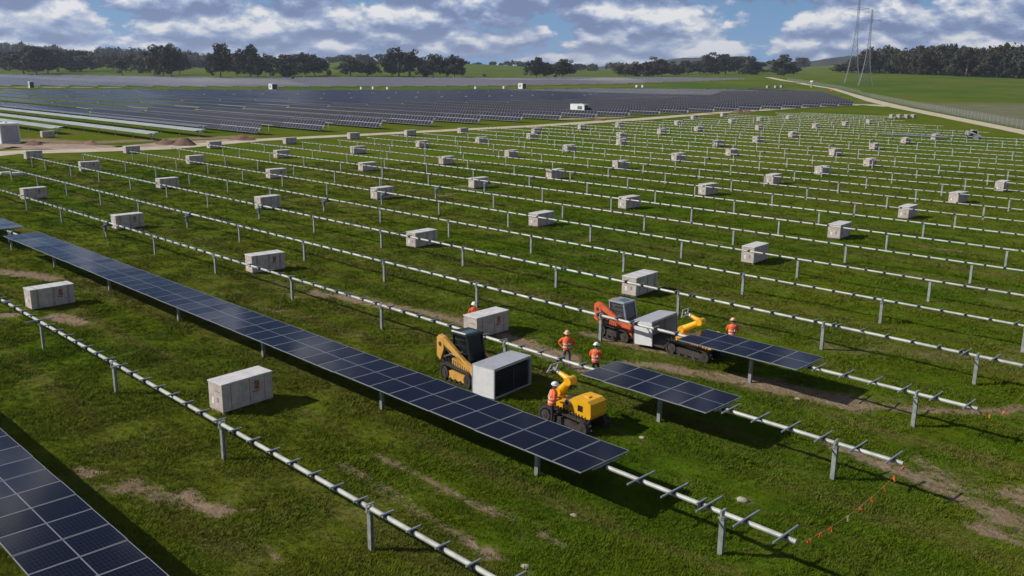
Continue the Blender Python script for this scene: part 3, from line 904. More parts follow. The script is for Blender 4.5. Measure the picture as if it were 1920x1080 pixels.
G1 = 'rows of the middle solar block behind the gravel lane'
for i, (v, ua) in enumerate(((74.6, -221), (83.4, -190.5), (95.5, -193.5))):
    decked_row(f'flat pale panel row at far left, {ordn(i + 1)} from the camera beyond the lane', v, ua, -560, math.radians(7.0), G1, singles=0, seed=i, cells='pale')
decked_row('flat panel row just in front of the first tilted dark row', 103.0, -207, -600, math.radians(2), G1, seed=9)
NB1 = 33
FAR1 = [ground_at(*p_) for p_ in ((-150, 173), (0, 172.5), (240, 172), (480, 173), (720, 173.5), (900, 172), (1100, 168.5), (1250, 169), (1400, 171), (1500, 174), (1570, 178))]
for j in range(NB1):
    v = 109.5 + 17.6 * j
    un = -192 if v < 425 else -192 - (v - 425) * 0.56
    uf = -624 if v < 560 else max(-624, -640)
    ui = float(np.interp(v, [q.y for q in FAR1], [q.x for q in FAR1])) + (4 if j % 2 else 0)
    if un - ui < 20: break
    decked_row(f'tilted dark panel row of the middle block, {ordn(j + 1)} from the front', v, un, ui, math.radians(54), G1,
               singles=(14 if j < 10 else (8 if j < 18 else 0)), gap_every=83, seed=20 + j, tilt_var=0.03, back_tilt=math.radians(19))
    if j < 19:
        bare_row(f'thin bare tube row behind the {ordn(j + 1)} tilted row of the middle block', v + 8.8, un - 9, -330, G1)
G2 = 'rows of the distant solar block below the tree line'
NEAR2 = [ground_at(*p_) for p_ in ((-200, 163.5), (0, 163.5), (250, 164.5), (480, 165), (640, 164.5), (800, 164), (960, 163), (1100, 160.5), (1200, 158), (1300, 155), (1400, 150))]
FAR2 = [ground_at(*p_) for p_ in ((-200, 141), (0, 142), (250, 145), (480, 149), (700, 148), (960, 149), (1200, 145.5), (1430, 144.5))]
def along(P, v):
    return float(np.interp(v, [q.y for q in P], [q.x for q in P]))
for j in range(60):
    v = 176 + 17.0 * j
    un = along(NEAR2, v); uf = along(FAR2, v)
    if v > NEAR2[-1].y or un - uf < 40: continue
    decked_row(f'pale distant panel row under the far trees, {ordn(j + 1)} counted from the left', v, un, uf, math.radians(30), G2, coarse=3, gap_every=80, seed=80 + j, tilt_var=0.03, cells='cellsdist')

# ------------------------------------------------------------------ crates
def make_crate():
    r = thing('panel_crate', 'x', 'crate', (0, 0, 0), 0, 'white panel crates set out between the rows')
    W, L, H = 1.12, 2.68, 1.20
    mb = MB(); mb.bevbox((0, 0, 0.13 + H / 2), (W, L, H), 0.025)
    for y in (-0.88, 0.1, 0.9):
        mb.box((W / 2 + 0.002, y, 0.13 + H / 2), (0.012, 0.022, H - 0.06), 1)
    mb.build('carton', ['carton', 'strap'], r)
    mb = MB(); mb.bevbox((0.0, 0, 0.13 + H + 0.025), (W + 0.05, L + 0.05, 0.07), 0.02)
    mb.build('top_cover', 'cover', r)
    mb = MB()
    for y in (-1.2, -0.4, 0.4, 1.2): mb.box((0, y, 0.055), (W - 0.04, 0.12, 0.11))
    for x in (-0.45, 0, 0.45): mb.box((x, 0, 0.119), (0.12, L - 0.04, 0.02))
    mb.build('pallet_base', 'wood', r)
    for y in (-0.95, 0.0, 0.98):
        mb = MB()
        zt = 0.13 + H + 0.065
        mb.box((0, y, zt), (W + 0.06, 0.03, 0.012)); mb.box((W / 2 + 0.035, y, zt - 0.65), (0.012, 0.03, 1.3)); mb.box((-W / 2 - 0.035, y, zt - 0.65), (0.012, 0.03, 1.3))
        mb.build('strap', 'greyprint', r)
    mb = MB(); mb.box((W / 2 + 0.004, 0.48, 0.96), (0.008, 0.26, 0.40)); mb.box((W / 2 + 0.004, 0.42, 0.68), (0.008, 0.36, 0.07)); mb.build('printed_mark', 'redprint', r)
    mb = MB()
    mb.box((-0.22, -L / 2 - 0.004, 0.55), (0.16, 0.008, 0.3)); mb.build('paper_label', 'whiteprint', r)
    mb = MB(); mb.box((0.18, -L / 2 - 0.004, 0.62), (0.14, 0.008, 0.24)); mb.box((0.18, -L / 2 - 0.004, 1.0), (0.4, 0.008, 0.05)); mb.build('end_mark', 'greyprint', r)
    return r
crate0 = make_crate()
CR = [  # gap number (rows counted from the camera), base centre u, v
    (0, -60.7, 18.9), (0, -36.0, 18.85),
    (2, -113.3, 34.8), (2, -86.4, 34.6), (2, -60.6, 34.4), (2, -36.7, 35.0),
    (4, -164.0, 51.0), (4, -139.3, 50.9), (4, -112.8, 50.7), (4, -88.4, 50.9), (4, -60.4, 49.7), (4, -36.5, 49.6),
    (6, -164.0, 67.6), (6, -139.0, 67.4), (6, -113.6, 67.0), (6, -86.7, 65.3), (6, -60.6, 65.4), (6, -36.6, 65.3),
    (8, -164.4, 83.8), (8, -139.2, 83.4), (8, -112.9, 82.4), (8, -86.6, 81.1), (8, -61.9, 81.4), (8, -36.9, 81.3),
    (10, -164.7, 100.7), (10, -137.7, 98.5), (10, -112.6, 98.2), (10, -86.9, 96.5), (10, -62.3, 98.3), (10, -37.3, 98.5),
    (12, -168.0, 119.0), (12, -141.3, 116.8), (12, -114.3, 115.1), (12, -88.9, 114.3), (12, -62.4, 115.0), (12, -37.8, 115.1),
    (14, -168.5, 135.6), (14, -140.9, 132.8), (14, -115.7, 132.5), (14, -90.6, 132.8), (14, -63.6, 132.1), (14, -37.9, 131.7),
    (16, -167.2, 151.2), (16, -142.8, 150.4), (16, -118.2, 152.1), (16, -90.1, 149.5), (16, -64.0, 150.2),
    (18, -155.9, 165.9), (18, -132.0, 169.6), (18, -103.4, 166.0), (18, -77.2, 165.0),
    (20, -158.7, 186.7), (20, -133.8, 188.2), (20, -104.3, 183.6), (20, -78.7, 185.9),
    (22, -158.5, 202.6), (22, -135.1, 206.8), (22, -107.7, 206.5), (22, -81.0, 207.9),
    (24, -154.4, 225.4), (24, -127.3, 224.5), (24, -81.1, 226.0),
    (26, -120.9, 244.8), (26, -150.8, 249.3),
    (28, -171.0, 258.8), (28, -152.1, 268.4), (28, -121.7, 265.2),
    (30, -175.4, 283.9), (30, -151.4, 286.6), (30, -122.3, 283.5)]
CR.sort(key=lambda c: (c[0], c[1]))
seen = {}
for (g, u, v) in CR:
    seen[g] = seen.get(g, 0) + 1
    lab = f'white panel crate behind the {ordn(g + 2)} tracker row from the camera, {ordn(seen[g])} from the left'
    jr = random.Random(int(u * 10) + g)
    rz = jr.uniform(-0.09, 0.09)
    loc = (u, v, ground_z(u, v) - 0.02)
    if g == 0 and seen[g] == 1:
        crate0.location = loc; crate0.rotation_euler = (0, 0, 0.03); crate0['label'] = lab
    else:
        copy_thing(crate0, lab, loc, rz, skip=(('printed_mark',) if (jr.random() < 0.5 and g > 2) else ()) + (('end_mark',) if jr.random() < 0.4 else ()) + (('strap',) if jr.random() < 0.35 else ()),
                   scale=(jr.uniform(0.96, 1.06), jr.uniform(0.97, 1.03), jr.uniform(0.94, 1.06)))
p = ground_at(1672, 222); q = ground_at(1712, 222)
for i in range(4):
    w_ = p.lerp(q, i / 3.0 if i < 2 else (i + 0.25) / 3.25)
    copy_thing(crate0, f'white crate in the line of four near the far road, {ordn(i + 1)} from left', (w_.x, w_.y, tz(w_.x, w_.y)), 0.05)
for i, (x_, y_) in enumerate(((1440, 165), (1455, 165), (1466, 164.5))):
    w_ = ground_at(x_, y_)
    copy_thing(crate0, f'pale yellowish crate on the far grass beside the road bend, {ordn(i + 1)} from the left', (w_.x, w_.y, w_.z), 0.0, (1.5, 1.5, 1.5))

# ------------------------------------------------------------------ machines
def track_outline(L, H, n=7, slope=0.25):
    pts = []
    r1 = H * 0.42
    for i in range(n + 1):
        a = -PI / 2 + PI * i / n
        pts.append((L / 2 - r1 + r1 * math.cos(a), r1 + 0.0 + r1 * math.sin(a) + (0.05 if i == 0 else 0)))
    r2 = H * 0.5
    for i in range(n + 1):
        a = PI / 2 + PI * i / n
        pts.append((-L / 2 + r2 + r2 * math.cos(a), H / 2 + r2 * math.sin(a)))
    return pts

def add_track(parent, y, L, H, Wd, framecol, inner=True):
    pts = track_outline(L, H)
    mb = MB(); n = len(pts)
    cx = sum(a for a, _ in pts) / n; cz = sum(b_ for _, b_ in pts) / n
    inn = [(cx + (a - cx) * 0.93, cz + (b_ - cz) * 0.84) for a, b_ in pts]
    vs = []
    for yy in (y - Wd / 2, y + Wd / 2):
        vs += [(a, yy, b_) for a, b_ in pts] + [(a, yy, b_) for a, b_ in inn]
    fs = []
    for i in range(n):
        j = (i + 1) % n
        fs += [(i, j, 2 * n + j, 2 * n + i), (n + j, n + i, 3 * n + i, 3 * n + j), (j, i, n + i, n + j), (2 * n + i, 2 * n + j, 3 * n + j, 3 * n + i)]
    mb.add(vs, fs)
    # lugs
    per = 0
    for i in range(n):
        a = Vector((pts[i][0], 0, pts[i][1])); b_ = Vector((pts[(i + 1) % n][0], 0, pts[(i + 1) % n][1]))
        L_ = (b_ - a).length; k_ = max(1, int(L_ / 0.16))
        nr = Vector(((b_ - a).z, 0, -(b_ - a).x)).normalized()
        for q_ in range(k_):
            c_ = a.lerp(b_, (q_ + 0.5) / k_)
            rot = (b_ - a).to_track_quat('X', 'Y').to_matrix()
            mb.box(c_ + nr * 0.008 + Vector((0, y, 0)), (0.055, Wd + 0.012, 0.035), 0, rot)
    tr = mb.build('track', 'rubber', parent)
    mb = MB()
    sg = -1 if y < 0 else 1
    mb.prism([(-L * 0.36, H * 0.22), (L * 0.33, H * 0.20), (L * 0.28, H * 0.60), (-L * 0.2, H * 0.66), (-L * 0.36, H * 0.5)], y - Wd * 0.30, y + Wd * 0.30)
    mb.build('track_frame', framecol, tr)
    for i in range(5):
        mb = MB(); xx = -L * 0.34 + L * 0.66 * i / 4
        mb.tube((xx, y - Wd * 0.46, H * 0.17), (xx, y + Wd * 0.46, H * 0.17), H * 0.13, n=10); mb.build('roller', 'iron', tr)
    for xx, rr, zz in ((L / 2 - H * 0.42, H * 0.30, H * 0.42), (-L / 2 + H * 0.5, H * 0.33, H * 0.5)):
        mb = MB(); mb.tube((xx, y - Wd * 0.44, zz), (xx, y + Wd * 0.44, zz), rr, n=14); mb.tube((xx, y - Wd * 0.5, zz), (xx, y + Wd * 0.5, zz), rr * 0.4, n=10)
        mb.build('drive_wheel', 'iron', tr)
    return tr

def make_loader(label, loc, rz, col, cabcol, glasscol='glass', guard=True):
    r = thing('track_loader', label, 'loader', loc, rz, 'compact track loaders')
    for y in (-0.78, 0.78): add_track(r, y, 2.7, 0.84, 0.42, col if col != 'orange_m' else 'iron')
    mb = MB()
    mb.bevbox((-0.1, 0, 0.72), (2.5, 1.1, 0.62), 0.05)
    mb.prism([(-1.72, 0.55), (-0.62, 0.55), (-0.62, 1.45), (-1.5, 1.48), (-1.72, 1.3)], -0.55, 0.55)
    mb.build('body', col if col == 'orange_m' else 'black', r)
    mb = MB(); mb.bevbox((-1.76, 0, 0.98), (0.10, 0.96, 0.72), 0.03); 
    for i in range(5): mb.box((-1.82, 0, 0.75 + i * 0.11), (0.03, 0.8, 0.03))
    mb.build('rear_door', 'black', r)
    for y in (-0.4, 0.4):
        mb = MB(); mb.box((-1.83, y, 1.33), (0.03, 0.2, 0.09)); mb.build('tail_light', 'redcar', r)
    # cab: posts, roof, glazing
    cabf = MB()
    fr_ = [(-0.72, 1.02), (-0.78, 2.12), (0.42, 2.16), (0.72, 1.02)]
    for y in (-0.5, 0.5):
        for a, b_ in ((0, 1), (2, 3), (0, 3)):
            cabf.bar((fr_[a][0], y, fr_[a][1]), (fr_[b_][0], y, fr_[b_][1]), 0.09, 0.09)
    cab = cabf.build('cab', cabcol, r)
    mb = MB(); mb.bevbox((-0.17, 0, 2.17), (1.36, 1.14, 0.12), 0.04); mb.build('roof', cabcol, cab)
    mb = MB(); mb.bevbox((-0.02, 0, 2.235), (0.62, 0.66, 0.02), 0.006); mb.build('roof_window', 'teal', cab)
    for y in (-0.47, 0.47):
        mb = MB(); mb.prism([(fr_[0][0] + 0.05, 1.05), (fr_[3][0] - 0.07, 1.05), (fr_[2][0] - 0.05, 2.1), (fr_[1][0] + 0.05, 2.08)], y - 0.012, y + 0.012); mb.build('side_window', glasscol, cab)
        mb = MB()
        for zz in (1.35, 1.65, 1.92): mb.box((-0.15, y * 1.09, zz), (1.1 - (zz - 1.3) * 0.3, 0.02, 0.025))
        mb.build('window_grille', 'black', cab)
    mb = MB(); mb.bar((0.68, 0, 1.08), (0.40, 0, 2.1), 0.9, 0.02); mb.build('windscreen', glasscol, cab)
    mb = MB(); mb.box((-0.74, 0, 1.75), (0.03, 0.86, 0.6)); mb.build('rear_window', glasscol, cab)
    mb = MB(); mb.bevbox((-0.1, 0, 1.28), (0.5, 0.5, 0.5), 0.06); mb.bevbox((-0.36, 0, 1.62), (0.14, 0.46, 0.5), 0.05); mb.build('seat', 'black', cab)
    if guard:
        mb = MB()
        for y in (-0.52, 0.52):
            mb.bar((-0.75, y, 2.20), (-1.62, y, 2.0), 0.06, 0.06); mb.bar((-1.62, y, 2.0), (-1.66, y, 1.5), 0.06, 0.06)
        mb.bar((-1.62, -0.52, 2.0), (-1.62, 0.52, 2.0), 0.06, 0.06)
        mb.build('rear_guard', 'black', r)
        mb = MB(); mb.bar((-0.78, -0.6, 2.27), (0.46, -0.6, 2.29), 0.05, 0.05); mb.build('roof_lamp_bar', 'white_m', cab)
    # lift arms: rear tower, long arm dropping to the coupler, lower link and ram
    for y in (-0.72, 0.72):
        arm = MB()
        arm.prism([(-1.86, 1.02), (-1.55, 0.86), (-1.22, 1.42), (-1.30, 1.95), (-1.60, 2.02), (-1.84, 1.86)], y - 0.10, y + 0.10)
        arm.prism([(-1.62, 2.00), (-1.22, 1.96), (-0.42, 1.62), (0.62, 1.14), (1.30, 0.98), (1.52, 0.42), (1.40, 0.30), (1.20, 0.44), (1.08, 0.76), (0.52, 0.90), (-0.55, 1.36), (-1.25, 1.60)], y - 0.085, y + 0.085)
        ar = arm.build('lift_arm', col, r)
        mb = MB(); mb.prism([(-0.55, 0.86), (0.9, 0.62), (1.02, 0.74), (0.95, 0.86), (-0.5, 1.10)], y - 0.07, y + 0.07); mb.build('lower_link', col, ar)
        mb = MB(); mb.tube((-1.30, y, 1.02), (-0.2, y, 1.36), 0.06, n=8); mb.tube((-0.2, y, 1.36), (0.4, y, 1.5), 0.035, n=8); mb.build('hydraulic_ram', 'iron', ar)
        mb = MB()
        mb.tube((-1.55, y - 0.13, 1.6), (-1.55, y + 0.13, 1.6), 0.10, n=10); mb.tube((1.36, y - 0.12, 0.45), (1.36, y + 0.12, 0.45), 0.08, n=10); mb.build('pivot_pin', 'iron', ar)
    for y in (-0.84, 0.84):
        mb = MB(); P_h = [Vector((-1.2, y * 0.9, 1.5)), Vector((-0.7, y * 0.93, 1.28)), Vector((0.0, y * 0.95, 1.22)), Vector((0.7, y * 0.93, 0.95)), Vector((1.2, y * 0.8, 0.6))]
        for a_, b_ in zip(P_h[:-1], P_h[1:]): mb.tube(a_, b_, 0.025, n=6)
        mb.build('hose', 'black', r)
    mb = MB(); mb.box((1.50, 0, 0.62), (0.12, 1.4, 0.75)); mb.bar((1.4, -0.8, 0.5), (1.4, 0.8, 0.5), 0.12, 0.12); mb.build('coupler', 'black', r)
    return r

def make_magazine(label, loc, rz, pitch=0.0, flap=False, roof='sheet', stack=True):
    r = thing('panel_magazine', label, 'panel magazine', loc, rz, 'sheet metal panel magazines carried by the loaders')
    r.rotation_euler = (0, pitch, rz)
    D, L, H = 1.32, 2.78, 1.48
    mb = MB(); mb.bevbox((0, 0, H), (D + 0.04, L + 0.04, 0.05), 0.012); mb.build('roof_sheet', roof, r)
    for y in (-L / 2, L / 2):
        mb = MB(); mb.box((0, y, H / 2), (D - 0.02, 0.04, H - 0.06)); mb.build('side_sheet', 'sheetwhite', r)
    mb = MB(); mb.box((-D / 2 + 0.02, 0, H / 2), (0.04, L - 0.06, H - 0.08)); mb.build('back_sheet', 'sheet', r)
    mb = MB(); mb.box((0, 0, 0.04), (D, L - 0.05, 0.06)); mb.build('floor_sheet', 'brownflap', r)
    fr_ = MB()
    for y in (-L / 2, L / 2):
        fr_.box((D / 2 + 0.005, y, H / 2), (0.05, 0.06, H - 0.05)); fr_.box((-D / 2 - 0.004, y, H / 2), (0.05, 0.06, H - 0.05))
    fr_.box((D / 2 + 0.008, 0, 0.05), (0.05, L - 0.07, 0.07)); fr_.box((D / 2 + 0.008, 0, H - 0.06), (0.05, L - 0.07, 0.06))
    fr_.box((D / 2 + 0.006, 0.05, H / 2), (0.03, 0.03, H - 0.2), 1)
    fr_.build('frame', ['sheet', 'drive'], r)
    if stack:
        for i in range(11):
            mb = MB(); mb.box((0.03, 0, 0.16 + i * 0.105), (1.16, 2.66, 0.045)); mb.build('stored_panel', 'stack', r)
    if flap:
        mb = MB(); mb.box((D / 2 + 0.42, 0.0, 0.06), (0.85, L - 0.1, 0.06), 0, Matrix.Rotation(0.12, 3, 'Y')); mb.build('tipping_flap', 'brownflap', r)
    return r

def make_robot(label, loc, rz, pose):
    r = thing('crawler_robot', label, 'crawler robot', loc, rz, 'yellow panel laying crawler robots')
    for y in (-0.62, 0.62): add_track(r, y, 2.75, 0.78, 0.36, 'iron')
    mb = MB(); mb.bevbox((0, 0, 0.60), (2.2, 0.9, 0.34), 0.04); mb.build('chassis', 'black', r)
    mb = MB()
    mb.prism([(0.10, 0.78), (1.30, 0.70), (1.36, 0.86), (1.34, 1.38), (1.16, 1.50), (0.42, 1.52), (0.12, 1.30)], -0.52, 0.52)
    hood = mb.build('engine_hood', 'yellow', r)
    mb = MB(); mb.box((0.78, -0.525, 1.10), (0.26, 0.03, 0.26)); mb.build('hood_grille', 'black', hood)
    mb = MB(); mb.bevbox((0.80, -0.05, 1.53), (0.26, 0.20, 0.06), 0.015); mb.build('hood_hatch', 'yellow', hood)
    mb = MB(); mb.tube((0.10, -0.47, 1.18), (0.10, -0.60, 1.18), 0.15, n=14); mb.tube((0.10, -0.60, 1.18), (0.10, -0.612, 1.18), 0.07, n=12, mi=1); mb.build('round_lamp', ['wrist', 'black'], r)
    mb = MB(); mb.prism([(-0.98, 0.78), (0.08, 0.78), (0.08, 1.02), (-0.55, 1.08), (-0.98, 0.96)], -0.48, 0.48); mb.build('deck_housing', 'yellow', r)
    mb = MB(); mb.box((-0.12, 0.05, 1.12), (0.36, 0.5, 0.24)); mb.build('control_unit', 'iron', r)
    mb = MB(); mb.tube((-0.85, 0, 0.95), (-0.85, 0, 1.22), 0.28, 0.25, n=14); mb.build('turret', 'yellow', r)
    S = Vector((-0.85, 0, 1.34)); E_, W_, G_ = [Vector(p_) for p_ in pose]
    arm = MB()
    arm.tube(S - Vector((0, 0.2, 0)), S + Vector((0, 0.2, 0)), 0.20, n=14)
    arm.tube(S, E_, 0.19, 0.155, n=12)
    lower = arm.build('lower_arm', 'yellow', r, smooth=False)
    mb = MB(); mb.tube(E_ - Vector((0, 0.22, 0)), E_ + Vector((0, 0.22, 0)), 0.19, n=14); mb.sphere(E_, 0.2, 12, 8); mb.build('elbow', 'yellow', lower)
    mb = MB(); mb.tube(E_, E_.lerp(W_, 0.5), 0.15, 0.14, n=12); mb.tube(E_.lerp(W_, 0.5), W_, 0.125, 0.10, n=12); upper = mb.build('upper_arm', 'yellow', r)
    mb = MB(); d_ = (W_ - E_).normalized(); mb.tube(W_, W_ + d_ * 0.22, 0.085, 0.085, n=10); mb.sphere(W_ + d_ * 0.08, 0.11, 10, 7); mb.build('wrist', 'wrist', upper)
    g0 = W_ + d_ * 0.22
    mb = MB()
    ax = (G_ - g0).normalized()
    mb.tube(g0, g0 + ax * 0.2, 0.06, n=8)
    side_ = ax.cross(Vector((0, 1, 0))).normalized()
    c_ = g0 + ax * 0.22
    for s_ in (-0.26, 0.26): mb.bar(c_ + Vector((0, s_, 0)) - side_ * 0.24, c_ + Vector((0, s_, 0)) + side_ * 0.24, 0.05, 0.05)
    for s_ in (-0.2, 0.2): mb.bar(c_ + side_ * s_ + Vector((0, -0.32, 0)), c_ + side_ * s_ + Vector((0, 0.32, 0)), 0.05, 0.05)
    gr = mb.build('gripper', 'wrist', r)
    for s_ in (-0.26, 0.26):
        for q_ in (-0.2, 0.2):
            mb = MB(); o_ = c_ + Vector((0, s_, 0)) + side_ * q_; mb.tube(o_, o_ + ax * 0.12, 0.03, 0.075, n=8); mb.build('suction_cup', 'rubber', gr)
    return r

def gz(u, v): return ground_z(u, v)
make_loader('yellow compact track loader with black cab carrying a panel magazine', (-31.25, 28.65, gz(-31.2, 28.7)), 0.0, 'yellow_cat', 'black').scale = (0.82, 1.0, 1.13)
make_magazine('grey open fronted panel magazine held by the yellow loader', (-29.15, 28.85, gz(-29, 28.8) + 0.04), 0.11, roof='sheet')
make_loader('orange compact track loader with grey glazed cab behind the five panel strip', (-30.75, 40.35, gz(-30.7, 40.3)), 0.0, 'orange_m', 'cabgrey', 'glass_grey', guard=False).scale = (0.84, 1.0, 0.99)
make_magazine('grey tilted panel magazine with lowered flap held by the orange loader', (-28.75, 40.85, gz(-28.7, 40.8) + 0.12), 0.09, pitch=-0.06, flap=True, stack=False).scale = (0.86, 1.0, 0.95)
make_robot('yellow crawler robot with folded arm beside the operator in front of the panels', (-23.95, 28.15, gz(-24, 28.1)), 0.0,
           ((-0.25, 0.0, 1.97), (-0.90, 0.03, 2.15), (-1.3, 0.03, 2.32)))
make_robot('yellow crawler robot half hidden behind the far five panel strip', (-25.75, 40.25, gz(-25.7, 40.2)), 0.0,
           ((0.28, 0.0, 1.98), (-0.32, 0.0, 2.18), (-0.9, 0.0, 2.3)))
w_ = ground_at(1826, 261)
make_loader('small white and black loader standing among the far bare rows', (w_.x, w_.y, tz(w_.x, w_.y)), 0.6, 'white_m', 'white_m', guard=False)

# ------------------------------------------------------------------ people
def person(label, loc, face, hat='helmet', trousers='navy', arms='down', vest_sleeves=True, lean=0.0, headturn=0.0, legs='stand', height=1.75):
    """face = heading of the chest (radians, 0 looks along +X)"""
    r = thing('person', label, 'person', loc, face)
    r.scale = (height / 1.75,) * 3
    V = Vector
    nodes = {}; edges = []
    def nd(n, p, rad):
        p = V(p)
        if p.z > 0.7: p.z += dz
        nodes[n] = (p, rad)
    st = 0.06
    dz = -0.26 if legs == 'crouch' else 0.0
    nd('pelvis', (0, 0, 0.96), 0.145); nd('waist', (0.01 + lean * 0.3, 0, 1.10), 0.135); nd('chest', (0.02 + lean, 0, 1.30), 0.155); nd('neckb', (0.01 + lean * 1.2, 0, 1.46), 0.085); nd('neck', (0.025 + lean * 1.3, 0, 1.535), 0.058)
    edges += [('pelvis', 'waist'), ('waist', 'chest'), ('chest', 'neckb'), ('neckb', 'neck')]
    hands = {}
    for s, sd in ((1, 'l'), (-1, 'r')):
        nd('hip' + sd, (0, s * 0.10, 0.90), 0.095); nd('knee' + sd, (0.04 + s * st * 0.4 + (0.36 if dz else 0), s * (0.125 if not dz else 0.2), 0.50), 0.062); nd('ank' + sd, (0.0 + s * st, s * 0.14, 0.10), 0.045); nd('toe' + sd, (0.17 + s * st, s * 0.17, 0.045), 0.042)
        edges += [('pelvis', 'hip' + sd), ('hip' + sd, 'knee' + sd), ('knee' + sd, 'ank' + sd), ('ank' + sd, 'toe' + sd)]
        sh = V((0.01 + lean * 1.1, s * 0.20, 1.42))
        if arms == 'down': elb = V((-0.02, s * 0.27, 1.14)); wr = V((0.08, s * 0.27, 0.90)); hd = V((0.10, s * 0.265, 0.82))
        elif arms == 'front': elb = V((0.02, s * 0.29, 1.16)); wr = V((0.24, s * 0.14, 1.14)); hd = V((0.31, s * 0.09, 1.14))
        elif arms == 'hip': elb = V((-0.10, s * 0.40, 1.18)); wr = V((0.02, s * 0.22, 1.02)); hd = V((0.07, s * 0.17, 1.0))
        else: elb = V((0.04, s * 0.28, 1.16)); wr = V((0.26, s * (0.10 if s > 0 else 0.2), 1.28)); hd = V((0.31, s * 0.06, 1.36))
        nd('sh' + sd, sh, 0.072); nd('elb' + sd, elb, 0.046); nd('wr' + sd, wr, 0.032); nd('hand' + sd, hd, 0.036)
        edges += [('neckb', 'sh' + sd), ('sh' + sd, 'elb' + sd), ('elb' + sd, 'wr' + sd), ('wr' + sd, 'hand' + sd)]
        hands[sd] = (hd, (hd - wr).normalized(), s)
        if dz: nodes['hip' + sd] = (V((0, s * 0.10, 0.90 + dz)), 0.095)
    # five fingers on each hand
    for sd, (hd, dr, s) in hands.items():
        a = dr.cross(V((1, 0, 0.3))).normalized()
        c_ = a.cross(dr).normalized()
        for fi, (off, ln) in enumerate(((-0.03, 0.072), (-0.01, 0.085), (0.01, 0.08), (0.03, 0.06))):
            b0 = hd + a * off + dr * 0.02; b1 = b0 + dr * ln * 0.55; b2 = b1 + (dr * 0.75 + c_ * 0.6).normalized() * ln * 0.5
            nd(f'f{sd}{fi}a', b1, 0.0105); nd(f'f{sd}{fi}b', b2, 0.0085)
            edges += [('hand' + sd, f'f{sd}{fi}a'), (f'f{sd}{fi}a', f'f{sd}{fi}b')]
        tb = hd - a * 0.035 + c_ * 0.01; nd(f't{sd}a', tb - a * 0.02 + dr * 0.015, 0.012); nd(f't{sd}b', tb - a * 0.03 + dr * 0.055 + c_ * 0.02, 0.009)
        edges += [('hand' + sd, f't{sd}a'), (f't{sd}a', f't{sd}b')]
    names = list(nodes); ix = {n: i for i, n in enumerate(names)}
    me_ = bpy.data.meshes.new('body'); me_.from_pydata([nodes[n][0] for n in names], [(ix[a], ix[b_]) for a, b_ in edges], [])
    tmp = bpy.data.objects.new('tmp_body', me_); C.objects.link(tmp)
    sk = tmp.modifiers.new('skin', 'SKIN'); sk.branch_smoothing = 0.6
    for i, n in enumerate(names):
        sv = me_.skin_vertices[0].data[i]; sv.radius = (nodes[n][1],) * 2; sv.use_root = (n == 'pelvis')
    sb = tmp.modifiers.new('sub', 'SUBSURF'); sb.levels = 1; sb.render_levels = 1
    dg = bpy.context.evaluated_depsgraph_get(); dg.update()
    bm = bmesh.new(); bm.from_mesh(tmp.evaluated_get(dg).to_mesh())
    bpy.data.objects.remove(tmp)
    # head
    hc = V((0.05 + lean * 1.5, 0, 1.655 + dz)); hrot = Matrix.Rotation(headturn, 3, 'Z')
    res = bmesh.ops.create_uvsphere(bm, u_segments=16, v_segments=12, radius=0.112)
    hv = res['verts']
    for v_ in hv:
        p_ = v_.co.copy()
        p_.y *= 0.80; p_.z *= 1.10
        if p_.z < 0: p_.x *= 1 - 0.18 * (-p_.z / 0.12); p_.y *= 1 - 0.25 * (-p_.z / 0.12)
        if p_.x > 0.09 and abs(p_.y) < 0.03 and -0.05 < p_.z < 0.02: p_.x += 0.022       # nose
        if p_.x > 0.075 and abs(abs(p_.y) - 0.035) < 0.02 and 0.0 < p_.z < 0.035: p_.x -= 0.012   # eye sockets
        v_.co = hrot @ p_ + hc
    extra = []
    for s in (-1, 1):
        for (c_, rad, sc_) in ((V((0.092, s * 0.034, 0.012)), 0.010, (1, 1, 1)), (V((-0.005, s * 0.093, -0.005)), 0.028, (0.6, 0.35, 1.1))):
            rs = bmesh.ops.create_uvsphere(bm, u_segments=8, v_segments=6, radius=rad)
            for v_ in rs['verts']:
                v_.co = hrot @ (V((v_.co.x * sc_[0], v_.co.y * sc_[1], v_.co.z * sc_[2])) + c_) + hc
            if rad < 0.02: extra += rs['verts']
    rs = bmesh.ops.create_cube(bm, size=1.0)          # mouth
    for v_ in rs['verts']: v_.co = hrot @ (V((v_.co.x * 0.012, v_.co.y * 0.045, v_.co.z * 0.010)) + V((0.088, 0, -0.062))) + hc
    mouth = set(rs['verts']); eyes = set(extra); headset = set(hv)
    hand_pts = [h[0] + V((0, 0, dz)) for h in hands.values()]
    for f in bm.faces:
        c_ = f.calc_center_median(); f.smooth = True
        if f.verts[0] in eyes: f.material_index = 4
        elif f.verts[0] in mouth: f.material_index = 4
        elif c_.z > 1.50 + dz: f.material_index = 0
        elif min((c_ - h_).length for h_ in hand_pts) < 0.135: f.material_index = 0
        elif c_.z < 0.14: f.material_index = 3
        elif c_.z < 0.98 + dz and abs(c_.y) < (0.215 if not dz else 0.4): f.material_index = 1
        else: f.material_index = 2
    me2 = bpy.data.meshes.new('body'); bm.to_mesh(me2); bm.free()
    for k_ in ('skin', trousers, 'hivis', 'boot', 'hair'): me2.materials.append(M[k_])
    link('body', me2, r)
    # hi-vis vest as a loose shell, with reflective bands
    ves = MB(); seg = 14
    prof = [(0.93, 0.185, 0.165), (1.05, 0.180, 0.16), (1.2, 0.195, 0.165), (1.36, 0.215, 0.16), (1.46, 0.17, 0.115), (1.495, 0.10, 0.085)]
    vs = []
    for z_, wy, wx in prof:
        ox = 0.012 + lean * max(0, (z_ - 0.96) / 0.35)
        for i in range(seg):
            an = 2 * PI * i / seg; vs.append((ox + wx * math.cos(an), wy * math.sin(an), z_ + dz))
